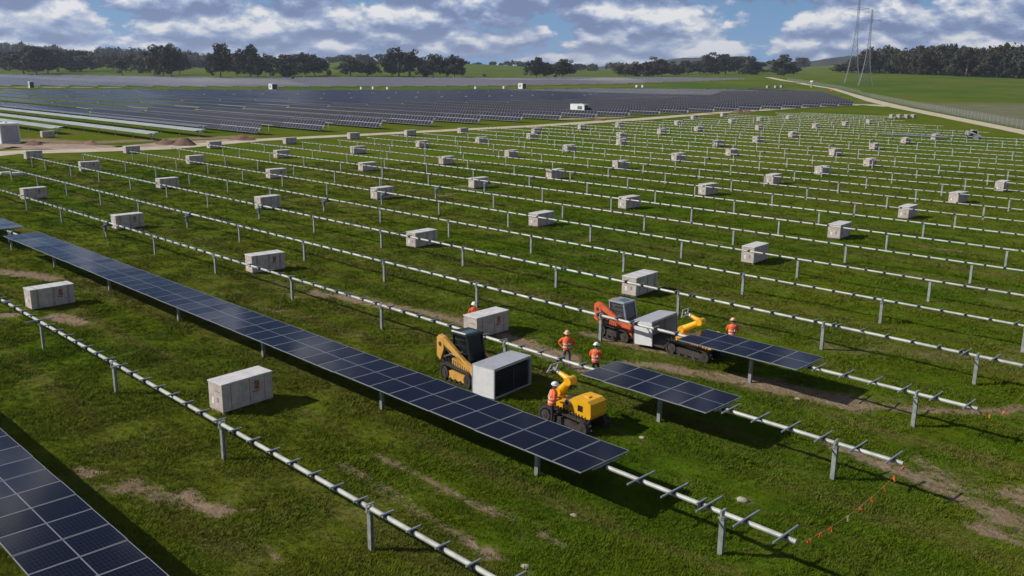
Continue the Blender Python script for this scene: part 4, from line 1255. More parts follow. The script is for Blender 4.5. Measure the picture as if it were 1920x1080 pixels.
    fs = [(j * seg + i, j * seg + (i + 1) % seg, (j + 1) * seg + (i + 1) % seg, (j + 1) * seg + i) for j in range(len(prof) - 1) for i in range(seg)]
    ves.add(vs, fs); ve = ves.build('vest', 'hivis', r, smooth=True)
    for z_, wy, wx in ((1.03, 0.186, 0.166), (1.17, 0.199, 0.170)):
        bd = MB(); vs = []
        for zz in (z_, z_ + 0.05):
            ox = 0.012 + lean * max(0, (zz - 0.96) / 0.35)
            for i in range(seg):
                an = 2 * PI * i / seg; vs.append((ox + wx * math.cos(an), wy * math.sin(an), zz + dz))
        bd.add(vs, [(i, (i + 1) % seg, seg + (i + 1) % seg, seg + i) for i in range(seg)]); bd.build('reflective_band', 'refl', ve)
    for s in (-1, 1):
        bd = MB(); bd.bar((0.165 + lean, s * 0.09, 1.22 + dz), (0.05 + lean, s * 0.10, 1.49 + dz), 0.045, 0.012); bd.bar((-0.15 + lean * 0.6, s * 0.09, 1.2 + dz), (-0.07 + lean, s * 0.09, 1.48 + dz), 0.045, 0.012); bd.build('shoulder_band', 'refl', ve)
    # hair and helmet
    hb = MB(); hb.sphere((hc.x - 0.012, 0, hc.z + 0.015), 0.116, 14, 9, 0, (1.0, 0.86, 1.05), zmin=-0.15); h_ = hb.build('hair', 'hair', r, smooth=True)
    if hat:
        hm = MB(); hm.sphere((0, 0, 0), 0.142, 16, 10, 0, (1.08, 0.92, 0.95), zmin=0.0)
        hm.tube((0.02, 0, -0.004), (0.02, 0, 0.012), 0.168, 0.150, n=18); hm.box((0.15, 0, 0.0), (0.09, 0.16, 0.014)); hm.bar((-0.12, 0, 0.085), (0.12, 0, 0.10), 0.03, 0.03)
        ho = hm.build('helmet', hat, r, smooth=True); ho.location = (hc.x - 0.005, 0, hc.z + 0.045); ho.rotation_euler = (0, 0.08, headturn)
    return r

def stand(px, py, h):
    """where a person stands whose helmet top (height h) the photograph shows at a pixel"""
    v = ray(px, py); t_ = (h - CAM_H) / v[2]
    return (float(v[0] * t_), float(v[1] * t_), ground_z(v[0] * t_, v[1] * t_) - 0.01)
person('person in orange vest and grey trousers behind the bare row with hands on hips', stand(1064, 617, 2.08), -0.9, 'helmet_o', 'greytrs', 'hip', height=2.0)
person('person in orange hi-vis vest, navy trousers and white helmet behind the near five panel strip', stand(1118, 642, 2.03), 2.0, 'helmet', 'navy', 'front', height=1.95)
person('person with white helmet and orange top seen from behind at the near crawler robot', stand(1035, 716, 2.06), 1.0, 'helmet', 'navy', 'front', lean=0.05, height=1.98)
person('person in orange with pale orange helmet behind the far five panel strip', stand(1375, 596, 2.06), 2.1, 'helmet_o', 'navy', 'phone', height=1.98)
person('person in orange with white helmet crouching behind the crate, only head and shoulders showing', (-37.95, 35.1, ground_z(-37.95, 35.1)), -0.4, 'helmet', 'navy', 'front', lean=0.06, height=1.95, legs='crouch')

# ------------------------------------------------------------------ flagging tape between row ends
def tape(label, a, b_, sag, flags, seed, pale=None):
    r = thing('flagging_tape', label, 'flagging tape', a, 0, 'orange flagging tapes between the row ends')
    a = Vector(a); b_ = Vector(b_)
    N = 24
    P = []
    for i in range(N + 1):
        t_ = i / N; p_ = a.lerp(b_, t_); p_.z -= sag * 4 * t_ * (1 - t_)
        p_.z = max(p_.z, ground_z(p_.x, p_.y) + 0.06)
        P.append(p_ - a)
    mb = MB()
    for i in range(N): mb.tube(P[i], P[i + 1], 0.007, n=5)
    mb.build('rope', 'rope', r)
    rg = random.Random(seed)
    for f_ in flags:
        i = min(int(f_ * N), N - 1); p_ = P[i].lerp(P[i + 1], f_ * N - i)
        mb = MB()
        for q_ in range(3):
            an = rg.uniform(-0.9, 0.9); L = rg.uniform(0.10, 0.19)
            d_ = Vector((math.sin(an) * 0.6, rg.uniform(-0.5, 0.5), -1)).normalized()
            mb.bar(p_, p_ + d_ * L, 0.05, 0.010)
        mb.build('flag', 'tapey' if pale and abs(f_ - pale) < 0.01 else 'tape', r)
    return r
vB, vC, vD = 23.13, row_v(2), row_v(3)
tape('orange flagging tape with one pale flag sagging between the two nearest row ends', (-10.85, vB, 1.45), (-10.85, vC, 1.45), 0.34, [0.10, 0.19, 0.28, 0.43, 0.55, 0.66, 0.78, 0.89, 0.99], 3, 0.43)
tape('orange flagging tape running off the end of the orange loader row', (-10.85, vD, 1.45), (-10.6, vD + 7.8, 1.45), 0.9, [0.03, 0.18, 0.42], 5)

# ------------------------------------------------------------------ cabins and site clutter
def cabin(name, label, cat, loc, size, grille=None, end='cabshade', legs=0.0, group=None):
    r = thing(name, label, cat, loc, 0, group)
    L, D, H = size
    mb = MB(); mb.bevbox((0, 0, legs + H / 2), (L, D, H), 0.06); mb.build('shell', 'cabwhite', r)
    mb = MB(); mb.bevbox((0, 0, legs + H + 0.05), (L + 0.1, D + 0.1, 0.12), 0.03); mb.build('roof', 'cabwhite', r)
    mb = MB(); mb.bevbox((L / 2 + 0.02, 0, legs + H / 2), (0.06, D - 0.45, H - 0.5), 0.02); mb.build('end_shade', end, r)  # thin sheet coloured as the shade on the end turned from the sun
    if grille:
        g0, g1 = grille
        mb = MB()
        mb.box((L * (g0 + g1) / 2, -D / 2 - 0.01, legs + H * 0.55), (L * (g1 - g0), 0.04, H * 0.45))
        for i in range(6): mb.box((L * (g0 + g1) / 2, -D / 2 - 0.04, legs + H * (0.36 + 0.07 * i)), (L * (g1 - g0) * 0.96, 0.04, 0.05), 1)
        mb.build('louvre', ['cabdark', 'cabshade'], r)
    if legs:
        for sx_ in (-1, 1):
            for sy_ in (-1, 1):
                mb = MB(); mb.box((sx_ * (L / 2 - 0.25), sy_ * (D / 2 - 0.2), legs / 2), (0.35, 0.3, legs)); mb.build('leg', 'cabwhite', r)
    mb = MB(); mb.box((L * 0.1, 0, legs + H + 0.22), (0.5, 0.5, 0.25)); mb.build('roof_vent', 'cabwhite', r)
    return r
cabin('site_cabin', 'large white equipment cabin with painted grey shade on its end at the left edge', 'cabin', (-202.5, 58.3, 0), (5.5, 3.6, 3.9))
w_ = ground_at(1081, 216)
cabin('inverter_cabin', 'long white cabin on legs with dark louvre in the middle panel block', 'cabin', (w_.x, w_.y + 1.5, 0.0), (6.6, 2.5, 2.5), (0.02, 0.34), 'cabdark', 1.3)
for (x_, y_, lab, s_) in ((512, 168, 'small white cabin left of centre in front of the distant panel block', (5, 4.5, 4.2)),
                          (979, 166.5, 'small white cabin near centre in front of the distant panel block', (5, 4.5, 4.4)),
                          (59, 165, 'narrow white cabin in front of the distant block at the far left', (3, 3.2, 4.6))):
    w_ = ground_at(x_, y_); cabin('inverter_cabin', lab, 'cabin', (w_.x, w_.y, tz(w_.x, w_.y)), s_, (-0.2, 0.1), 'cabdark', 0.0, 'white cabins by the distant block')
cb = None
for i, (x_, y_) in enumerate(((678, 168), (700, 167.5), (727, 168), (892, 167), (945, 166.5), (1194, 164), (1205, 164))):
    w_ = ground_at(x_, y_)
    r = thing('white_cabinet', f'tiny white cabinet on the grass below the distant block, {ordn(i + 1)} from the left', 'cabinet', (w_.x, w_.y, tz(w_.x, w_.y)), 0, 'white cabinets below the distant block')
    mb = MB(); mb.bevbox((0, 0, 1.1), (1.6, 1.6, 1.9), 0.08); mb.build('housing', 'cabwhite', r)
    mb = MB(); mb.box((0, 0, 0.08), (1.9, 1.9, 0.16)); mb.build('plinth', 'stone', r)
w_ = ground_at(90, 257.5)
copy_thing(crate0, 'white panel crate on bare ground beside the white cabin at far left', (w_.x, w_.y, 0), 0.05)

def heap(label, px, py, rx, ry, h, seed, col='heap'):
    g_ = ground_at(px, py); mb = MB(); rg = random.Random(seed)
    n, rings = 20, 7; vs = []
    for j in range(rings + 1):
        f_ = j / rings
        for i in range(n):
            an = 2 * PI * i / n
            k_ = 1 + 0.25 * noise.noise((math.cos(an) * 1.3 + seed, math.sin(an) * 1.3, f_))
            hh_ = h * (1 - f_ ** 1.4) * (1 + 0.45 * noise.noise((math.cos(an) * 2 * f_ + seed, math.sin(an) * 2 * f_, 3)))
            vs.append((rx * f_ * k_ * math.cos(an), ry * f_ * k_ * math.sin(an), max(hh_, -0.1) - 0.05))
    fs = [(j * n + i, (j + 1) * n + i, (j + 1) * n + (i + 1) % n, j * n + (i + 1) % n) for j in range(rings) for i in range(n)]
    mb.add(vs, fs); o = mb.build('soil_heap', col, None, True); o.location = (g_.x, g_.y, tz(g_.x, g_.y))
    return tag(o, label, 'soil heap', 'heaps of brown soil')
heap('brown soil heap beside the lane left of the dark first panel row', 312, 270, 3.2, 2.2, 1.1, 1)
heap('larger dark soil heap with steep side beside the lane, right of a smaller heap', 345, 272, 3.4, 2.4, 1.5, 2)
heap('low brown soil heap at the near end of the first tilted panel row', 455, 262, 4.0, 2.6, 1.2, 3)
heap('reddish soil heap beside the white cabin at far left', 62, 271, 3.0, 1.8, 0.8, 4)
heap('low reddish soil heap on the graded ground left of the lane', 168, 270, 5.0, 1.6, 0.8, 5)
heap('red brown soil heap beside the far gravel lane, left one of a pair', 1384, 212, 3.6, 2.6, 1.4, 6)
heap('red brown soil heap beside the far gravel lane, right one of a pair', 1402, 212, 2.8, 2.2, 1.2, 7)
heap('brown soil heap in front of the middle block right of the long white cabin', 1124, 226, 2.5, 2.0, 0.8, 8)

# slim pole standing among the bare rows
g_ = ground_at(716, 352)
r = thing('measuring_pole', 'tall slim grey pole standing alone among the bare rows', 'pole', (g_.x, g_.y, 0))
mb = MB(); mb.tube((0, 0, 0), (-0.05, 0, 5.6), 0.05, 0.04, n=8); mb.build('shaft', 'post', r)
mb = MB(); mb.box((0, 0, 0.04), (0.4, 0.4, 0.08)); mb.build('base_plate', 'post', r)
mb = MB(); mb.tube((-0.05, 0, 5.6), (-0.05, 0, 5.75), 0.09, n=8); mb.build('sensor_head', 'post', r)
# pale roadside marker post and orange vehicle
g_ = ground_at(1521, 164)
r = thing('marker_post', 'pale marker post beside the far road', 'post', g_)
mb = MB(); mb.box((0, 0, 2.4), (1.2, 1.0, 4.8)); mb.build('shaft', 'stone', r)
mb = MB(); mb.box((0, -0.2, 5.2), (2.6, 0.4, 1.2)); mb.build('sign_board', 'cabwhite', r)
g_ = ground_at(1558, 173)
r = thing('utility_vehicle', 'small orange red utility vehicle on the far road', 'vehicle', (g_.x, g_.y, g_.z), 2.0)
mb = MB(); mb.bevbox((0, 0, 0.95), (4.8, 1.9, 0.8), 0.12); mb.build('body', 'redcar', r)
mb = MB(); mb.prism([(-0.6, 1.35), (1.1, 1.35), (0.6, 2.0), (-0.4, 2.0)], -0.85, 0.85); mb.build('cab', 'redcar', r)
mb = MB(); mb.prism([(-0.5, 1.42), (0.95, 1.42), (0.55, 1.92), (-0.35, 1.92)], -0.87, 0.87); mb.build('window', 'glass', r)
for sx_ in (-1.5, 1.5):
    for sy_ in (-0.85, 0.85):
        mb = MB(); mb.tube((sx_, sy_ - 0.12, 0.4), (sx_, sy_ + 0.12, 0.4), 0.4, n=12); mb.build('wheel', 'rubber', r)
for i, (px_, py_) in enumerate(((11, 327), (32, 328))):
    g_ = ground_at(px_, py_); mb = MB(); mb.bevbox((0, 0, 0.18), (1.0, 1.6, 0.4), 0.12); o = mb.build('wrapped_bundle', 'cover'); o.location = g_
    tag(o, ['flat white wrapped bundle on grass at the left edge', 'white wrapped bundle on grass just right of the one at the left edge'][i], 'bundle', 'white bundles on the grass')

for i, (px_, py_, r_, lab) in enumerate(((1496, 748, 0.16, 'pale stone lying in the grass below the far five panel strip'), (1204, 820, 0.11, 'small pale stone in the grass right of the long decked strip'),
                                        (1392, 938, 0.22, 'flat pale stone on the bare spot between the two nearest row ends'), (985, 1064, 0.14, 'small pale stone in the grass at the bottom edge'), (1076, 967, 0.12, 'small pale stone below the end of the long decked strip'))):
    g_ = ground_at(px_, py_); mb = MB(); mb.sphere((0, 0, 0.02), r_, 9, 6, 0, (1.2, 0.9, 0.5)); o = mb.build('stone', 'stone', None, True)
    for v_ in o.data.vertices: v_.co += Vector((noise.noise(v_.co * 7), noise.noise(v_.co * 7 + Vector((5, 0, 0))), 0)) * r_ * 0.35
    o.location = (g_.x, g_.y, ground_z(g_.x, g_.y)); tag(o, lab, 'stone')
# ------------------------------------------------------------------ fence along the far road
fen = thing('mesh_fence', 'long grey wire mesh fence running along the far side of the gravel road', 'fence')
FP = [ground_at(*p_) for p_ in ((1475, 151), (1520, 158), (1570, 165.5), (1610, 175), (1650, 186.5), (1700, 198), (1760, 210), (1840, 226), (1925, 243), (2010, 260), (2160, 292))]
FL = []
for a, b_ in zip(FP[:-1], FP[1:]):
    n = max(1, int((b_ - a).length / 5.0))
    for i in range(n): FL.append(a.lerp(b_, i / n))
FL.append(FP[-1])
for p_ in FL: p_.z = tz(p_.x, p_.y)
mbp = MB(); mbp.tube((0, 0, -0.2), (0, 0, 2.75), 0.055, n=6); mfp = mbp.mesh('post', 'post')
wire = MB()
for i, p_ in enumerate(FL):
    if depth_of(p_) < 620: link('post', mfp, fen, p_)
    if i + 1 < len(FL):
        q_ = FL[i + 1]; L = (q_ - p_).length
        for z_ in (0.1, 0.5, 0.9, 1.3, 1.7, 2.1, 2.4, 2.65): wire.bar(p_ + Vector((0, 0, z_)), q_ + Vector((0, 0, z_)), 0.03, 0.03)
        st = 0.11 if depth_of(p_) < 450 else 0.22
        n = int(L / st)
        for k_ in range(n):
            c_ = p_.lerp(q_, (k_ + 0.5) / n); w2 = st * 0.17
            d_ = (q_ - p_).normalized() * w2
            wire.add([c_ - d_, c_ + d_, c_ + d_ + Vector((0, 0, 2.45)), c_ - d_ + Vector((0, 0, 2.45))], [(0, 1, 2, 3)])
tag(wire.build('wire_mesh', 'wire', fen), kind='stuff')

# ------------------------------------------------------------------ lattice towers
def pylon(label, px, py, H, wb, seed):
    g_ = ground_at(px, py)
    r = thing('lattice_tower', label, 'lattice tower', g_, 0.5, 'slender transmission towers')
    def wd(z): 
        f_ = z / H
        return wb * (1 - f_) ** 3.4 * 0.88 + 1.9 * (1 - 0.5 * f_)
    legs = MB(); br = MB(); N = 22
    zs = [H * (1 - (1 - i / N) ** 1.25) for i in range(N + 1)]
    for i in range(N):
        a, b_ = zs[i], zs[i + 1]; wa, w2 = wd(a) / 2, wd(b_) / 2
        ca = [Vector((sx_ * wa, sy_ * wa, a)) for sx_, sy_ in ((-1, -1), (1, -1), (1, 1), (-1, 1))]
        cb_ = [Vector((sx_ * w2, sy_ * w2, b_)) for sx_, sy_ in ((-1, -1), (1, -1), (1, 1), (-1, 1))]
        for k_ in range(4):
            legs.bar(ca[k_], cb_[k_], 0.26, 0.26)
            j = (k_ + 1) % 4
            br.bar(ca[k_], cb_[j], 0.11, 0.11); br.bar(ca[j], cb_[k_], 0.11, 0.11); br.bar(cb_[k_], cb_[j], 0.10, 0.10)
    legs.build('leg_frame', 'lattice', r)
    tag(br.build('bracing', 'lattice', r), kind='stuff')
    for z_, L in ((H * 0.74, 9), (H * 0.86, 8), (H * 0.97, 6)):
        mb = MB()
        for s_ in (-1, 1):
            mb.bar((0, 0, z_ + 1.2), (s_ * L, 0, z_), 0.2, 0.2); mb.bar((0, -0.6, z_ - 0.6), (s_ * L, 0, z_), 0.2, 0.2); mb.bar((0, 0.6, z_ - 0.6), (s_ * L, 0, z_), 0.2, 0.2)
            mb.tube((s_ * L, 0, z_), (s_ * L, 0, z_ - 1.6), 0.12, n=6)
        mb.build('cross_arm', 'lattice', r)
    return r
pylon('taller lattice tower, left of the pair, its top cut off by the picture', 1597, 156, 92, 13.5, 1)
pylon('shorter lattice tower, right of the pair, in front of the dark wood', 1622, 160.5, 66, 12.0, 2)

# ------------------------------------------------------------------ trees
def make_tree_meshes(seed, H, W, trunk_f, style):
    rg = random.Random(seed); nr = np.random.default_rng(seed)
    tb = MB()
    th = H * trunk_f
    p0 = Vector((0, 0, -0.3)); p1 = Vector((rg.uniform(-.4, .4), rg.uniform(-.4, .4), th))
    tb.tube(p0, p1, H * 0.028, H * 0.02, n=7)
    clumps = []
    nl = rg.randint(7, 10)
    for i in range(nl):
        an = 2 * PI * i / nl + rg.uniform(-0.4, 0.4)
        rr = W * 0.5 * rg.uniform(0.35, 0.85); zz = H * rg.uniform(trunk_f + 0.04, 0.88)
        e_ = Vector((math.cos(an) * rr, math.sin(an) * rr, zz))
        mid_ = p1.lerp(e_, 0.5) + Vector((0, 0, -0.04 * H))
        tb.tube(p1 - Vector((0, 0, rg.uniform(0, th * 0.3))), mid_, H * 0.013, H * 0.009, n=5); tb.tube(mid_, e_, H * 0.009, H * 0.004, n=5)
        clumps.append((e_, W * rg.uniform(0.18, 0.27)))
        for q_ in range(4):
            o_ = Vector((rg.gauss(0, 1), rg.gauss(0, 1), rg.gauss(-0.3, 0.8))) * W * 0.13
            clumps.append((e_ + o_, W * rg.uniform(0.10, 0.18)))
    for q_ in range(12):
        clumps.append((Vector((rg.gauss(0, W * 0.13), rg.gauss(0, W * 0.13), H * rg.uniform(trunk_f + 0.08, 0.93))), W * rg.uniform(0.14, 0.22)))
    if True:
        for q_ in range(14 if style == 'low' else 7): clumps.append((Vector((rg.gauss(0, W * 0.25), rg.gauss(0, W * 0.25), H * rg.uniform(0.15, 0.5))), W * rg.uniform(0.12, 0.2)))
    V_, F_ = [], []
    for c_, rad in clumps:
        n = 46
        d_ = nr.normal(size=(n, 3)); d_ /= np.linalg.norm(d_, axis=1)[:, None]
        rr = rad * nr.uniform(0.45, 1.05, n) ** 0.6
        P = d_ * rr[:, None] * np.array([1, 1, 0.72]) + np.array(c_)
        sz = nr.uniform(0.16, 0.34, n) * rad + 0.10
        a = nr.normal(size=(n, 3)); a /= np.linalg.norm(a, axis=1)[:, None]
        b_ = np.cross(a, d_ + 0.3 * nr.normal(size=(n, 3))); b_ /= np.linalg.norm(b_, axis=1)[:, None] + 1e-6
        for k_ in range(n):
            o = len(V_)
            V_ += [P[k_] - a[k_] * sz[k_], P[k_] + b_[k_] * sz[k_] * 0.7, P[k_] + a[k_] * sz[k_], P[k_] - b_[k_] * sz[k_] * 0.7]
            F_.append((o, o + 1, o + 2, o + 3))
    cm = MB(); cm.add(V_, F_)
    return tb, cm
PROTO = []
for i, (H, W, tf, st, lf, bk) in enumerate(((22, 17, 0.26, 'tall', 'leaf', 'bark'), (22, 20, 0.18, 'low', 'leaf2', 'bark'), (22, 14, 0.34, 'tall', 'leaf3', 'palebark'),
                                            (22, 22, 0.22, 'low', 'leaf3', 'bark'), (22, 11, 0.40, 'tall', 'leaf2', 'palebark'), (22, 18, 0.14, 'low', 'leaf', 'bark'))):
    tb, cm = make_tree_meshes(50 + i, H, W, tf, st)
    PROTO.append((tb.mesh('trunk', bk), cm.mesh('crown', lf), H, W))
def tree(label, px, base, top, wpx, proto, group):
    g_ = ground_at(px, base)
    dd = depth_of(g_); H = (base - top) / 1640.0 * dd; Wm = wpx * 1.03 / 1640.0 * dd
    tm, cmh, h0, w0 = PROTO[proto]
    r = thing('gum_tree', label, 'tree', (g_.x, g_.y, g_.z), random.uniform(0, 6.28), group)
    r.scale = (Wm / w0 * 1.15, Wm / w0 * 1.15, H / h0 * 1.04)
    link('trunk', tm, r); link('crown', cmh, r)
    return r
TREES = [(12, 132, 104, 32), (45, 139, 97, 40), (68, 141, 92, 46), (90, 138, 97, 34), (108, 135, 95, 40), (132, 134, 99, 36), (152, 134, 97, 42), (172, 131, 102, 26),
         (213, 132, 104, 32), (229, 144, 112, 22), (246, 135, 103, 30), (268, 137, 102, 26), (290, 141, 97, 32), (307, 146, 86, 36), (321, 147, 89, 36), (337, 140, 98, 28),
         (360, 127, 111, 22), (382, 127, 112, 24), (414, 148, 87, 37), (443, 143, 100, 26), (470, 147, 91, 30), (483, 148, 104, 22), (505, 144, 106, 28), (533, 146, 107, 30), (552, 143, 102, 28), (571, 144, 104, 26), (590, 142, 107, 26), (604, 139, 112, 20),
         (617, 143, 133, 7), (549, 151, 144, 4), (657, 143, 111, 32), (689, 143, 114, 30), (735, 143, 115, 24), (748, 144, 97, 46), (768, 144, 100, 38), (796, 144, 110, 26), (812, 145, 105, 30), (838, 145, 111, 26), (851, 146, 108, 30), (866, 144, 127, 13),
         (908, 146, 139, 5), (1006, 146, 112, 27), (1025, 146, 117, 19), (1041, 146, 140, 6), (1055, 145, 115, 33), (1172, 143, 122, 30), (1191, 143, 118, 26), (1223, 143, 110, 34), (1241, 143, 120, 22), (1262, 141, 117, 26), (1290, 140, 117, 27),
         (1312, 139, 115, 24), (1335, 139, 102, 32), (1360, 139, 106, 36), (1385, 138, 106, 34), (1409, 140, 112, 32), (1469, 141, 106, 44), (1505, 130, 108, 20)]
TREES.sort()
for i, (x_, b0, t0, wpx) in enumerate(TREES):
    if t0 > 130: lab = f'tiny shrub-like young tree in the far paddock, tree {i + 1} along the line'
    lab = f'dark gum tree along the far side of the panel fields, {ordn(i + 1)} from the left'
    pr = i % 6 if wpx > 20 else (2 if i % 2 else 4)
    if x_ == 1469: lab = 'round dark gum tree standing alone beside the bend of the far road'
    if x_ > 1000: pr = (1, 5, 3)[i % 3]
    if x_ in (1469, 1223, 1335): pr = 5
    if x_ == 229: pr = 4
    if 425 < x_ < 620 or 1160 < x_ < 1430 or x_ < 190: wpx *= 1.2
    tree(lab, x_, b0, t0, wpx, pr, 'gum trees along the far paddock edge')
# wood on the right
wx = [1585, 1597, 1609, 1621, 1632, 1641, 1650, 1660, 1669, 1678, 1688, 1697, 1706, 1716, 1725, 1735, 1744, 1754, 1763, 1772, 1782, 1792, 1801, 1811, 1820, 1830, 1840, 1850, 1859, 1869, 1879, 1889, 1899, 1909, 1919, 1931, 1945, 1962, 1980]
for i, x_ in enumerate(wx):
    b0 = np.interp(x_, [1580, 1650, 1700, 1800, 1920, 2000], [136, 137.5, 139, 143, 147, 148]) + random.uniform(-0.8, 0.6)
    t0 = np.interp(x_, [1580, 1600, 1625, 1645, 1660, 1685, 1700, 1730, 1758, 1790, 1830, 1865, 1885, 1920, 2000], [118, 112, 92, 95, 88, 95, 97, 92, 87, 88, 95, 90, 86, 92, 92]) + random.uniform(-1, 9)
    tree(f'gum tree on the front edge of the dark wood at right, {ordn(i + 1)} from the left', x_, b0, t0, random.uniform(22, 36), (0, 1, 3, 5, 1, 4)[i % 6], 'trees on the front edge of the right hand wood')

def scatter_wood(name, spots, leaf, seed, n_leaf=70):
    """many far crowns with short trunks, joined: a wood that reads as one mass"""
    nr = np.random.default_rng(seed)
    V_ = []; F_ = []
    for (x, y, z, H, W) in spots:
        n = n_leaf
        d_ = nr.normal(size=(n, 3)); d_ /= np.linalg.norm(d_, axis=1)[:, None]
        rr = nr.uniform(0.35, 1.0, n) ** 0.5
        lump = 1 + 0.35 * np.sin(d_[:, 0] * 5 + x) * np.cos(d_[:, 1] * 4 + y)
        P = d_ * (rr * lump)[:, None] * np.array([W / 2, W / 2, H * 0.36]) + np.array([x, y, z + H * 0.60])
        sz = nr.uniform(0.10, 0.2, n) * W
        a = nr.normal(size=(n, 3)); a /= np.linalg.norm(a, axis=1)[:, None]
        b_ = np.cross(a, d_); b_ /= np.linalg.norm(b_, axis=1)[:, None] + 1e-6
        o = len(V_)
        q = np.stack([P - a * sz[:, None], P + b_ * sz[:, None] * 0.7, P + a * sz[:, None], P - b_ * sz[:, None] * 0.7], 1).reshape(-1, 3)
        V_ += list(map(tuple, q)); F_ += [(o + 4 * k_, o + 4 * k_ + 1, o + 4 * k_ + 2, o + 4 * k_ + 3) for k_ in range(n)]
        o = len(V_); r_ = H * 0.02
        V_ += [(x - r_, y, z), (x + r_, y, z), (x + r_, y, z + H * 0.5), (x - r_, y, z + H * 0.5)]; F_.append((o, o + 1, o + 2, o + 3))
    mb = MB(); mb.add(V_, F_)
    return tag(mb.build(name, leaf), kind='stuff')
sp = []
for i in range(260):
    x_ = random.uniform(1600, 2050); back = random.uniform(0, 1)
    bx = np.interp(x_, [1580, 1650, 1700, 1800, 1920, 2050], [136, 137.5, 139, 143, 147, 148])
    g_ = ground_at(x_, bx); v_ = Vector((g_.x, g_.y, 0)).normalized(); g_ = g_ + v_ * (15 + back * 220)
    dd = depth_of(g_); t0 = np.interp(x_, [1580, 1600, 1625, 1645, 1660, 1685, 1700, 1730, 1758, 1790, 1830, 1865, 1885, 1920, 2050], [116, 110, 92, 95, 88, 95, 95, 91, 87, 88, 94, 88, 85, 90, 90])
    zt = CAM_H - dd * (t0 + random.uniform(0, 7) - horizon_y(x_)) / 1640.0
    z_ = tz(g_.x, g_.y); sp.append((g_.x, g_.y, z_, max(10, zt - z_), random.uniform(13, 22)))
scatter_wood('woodland', sp, 'leaf2', 5, 90)

def ridge_spots(pts, n, dist, hpx, wpx, seed, spread=150):
    rg = random.Random(seed); out = []
    xs = [a for a, _ in pts]; ys = [b_ for _, b_ in pts]
    for i in range(n):
        x_ = rg.uniform(xs[0], xs[-1]); topy = np.interp(x_, xs, ys) + rg.uniform(0, 1) ** 2 * 6
        dep_ = dist + rg.uniform(-spread, spread)
        v = ray(x_, topy); s_ = dep_ / float(v @ _fw); P = v * s_ + np.array([0, 0, CAM_H])
        H = max(8, hpx * rg.uniform(0.7, 1.2) / 1640 * dep_)
        zb = tz(P[0], P[1])
        H = max(H, P[2] - zb) if P[2] - zb < 60 else H
        out.append((P[0], P[1], P[2] - H, H, wpx * rg.uniform(0.7, 1.3) / 1640 * dep_))
    return out
L1 = ridge_spots([(-120, 82), (0, 79), (50, 80), (65, 88), (100, 83), (125, 92), (145, 96)], 120, 2500, 20, 18, 1)
L2 = ridge_spots([(130, 97), (180, 94), (184, 86), (190, 84), (196, 86), (202, 86), (240, 90), (270, 89), (300, 96), (350, 97), (400, 101), (450, 104), (500, 108)], 170, 2300, 16, 15, 2)
L3 = ridge_spots([(-120, 92), (150, 104), (300, 108), (420, 112)], 150, 2000, 20, 20, 12)
scatter_wood('far_woodland', L1 + L2 + L3, 'leaf3', 21, 60)
L4 = ridge_spots([(500, 109), (560, 108), (600, 108), (625, 105), (645, 101), (660, 104), (672, 100), (690, 102), (700, 110)], 70, 2150, 14, 13, 3, 60)
L5 = ridge_spots([(742, 100), (780, 108), (815, 109), (850, 109), (870, 112), (882, 117)], 40, 2250, 11, 12, 4, 60) + ridge_spots([(705, 103), (715, 98), (722, 100), (730, 98)], 9, 2250, 12, 10, 44, 30)
L6 = ridge_spots([(884, 118), (905, 116), (925, 114), (935, 118), (965, 113), (985, 116), (1000, 114)], 30, 2300, 9, 11, 5, 60)
scatter_wood('far_woodland', L4 + L5 + L6, 'leaf3', 22, 60)
L7 = ridge_spots([(1000, 121), (1070, 120), (1085, 118), (1120, 119), (1150, 116), (1165, 116), (1200, 120), (1260, 119), (1320, 122), (1420, 124)], 150, 2300, 14, 13, 6, 120)
scatter_wood('far_woodland', L7, 'leaf', 23, 60)

# far hills
def hill(pts, dist, name, material, depth=700):
    mb = MB(); vs = []; xs = np.arange(pts[0][0], pts[-1][0] + 1, 6.0)
    for x_ in xs:
        yt = np.interp(x_, [a for a, _ in pts], [b_ for _, b_ in pts]) + 1.2 * noise.noise((x_ * 0.07, 3.0, dist * 0.01)) + 0.7 * noise.noise((x_ * 0.4, 1.0, 2.0))
        v = ray(x_, yt); s_ = dist / float(v @ _fw); P = v * s_ + np.array([0, 0, CAM_H])
        nrm = np.array([P[0], P[1]]); nrm /= np.linalg.norm(nrm)
        for off, zf in ((-depth, -0.35), (-depth * 0.55, 0.35), (-depth * 0.2, 0.85), (0, 1.0), (depth * 0.5, 0.6), (depth, -0.3)):
            q = P[:2] + nrm * off
            vs.append((q[0], q[1], P[2] * zf + 6 * noise.noise((q[0] * 0.01, q[1] * 0.01, 1.0)) * (zf < 0.99)))
    n = 6
    fs = [(i * n + k_, (i + 1) * n + k_, (i + 1) * n + k_ + 1, i * n + k_ + 1) for i in range(len(xs) - 1) for k_ in range(n - 1)]
    mb.add(vs, fs)
    return tag(mb.build(name, material, None, True), kind='structure')
M['hillwood'] = mat('wooded_hill', (0.040, 0.045, 0.034), 0.95, vary=0.45, vscale=0.02, spec=0.1)
hill([(-260, 92), (-60, 88), (0, 85), (60, 90), (130, 101), (260, 105), (420, 113), (520, 122)], 3100, 'hill', 'hillwood')
hill([(1150, 124), (1220, 121), (1250, 112), (1285, 108), (1330, 109), (1380, 112), (1430, 116), (1500, 121)], 4200, 'hill', 'hillwood')
hill([(1380, 117), (1450, 120), (1500, 119), (1530, 113), (1560, 108), (1590, 105), (1640, 103), (1800, 104), (2100, 104)], 3700, 'hill', 'hillwood')
hill([(400, 124), (700, 124), (950, 125), (1200, 125), (1500, 124)], 4600, 'hill', 'hillwood')

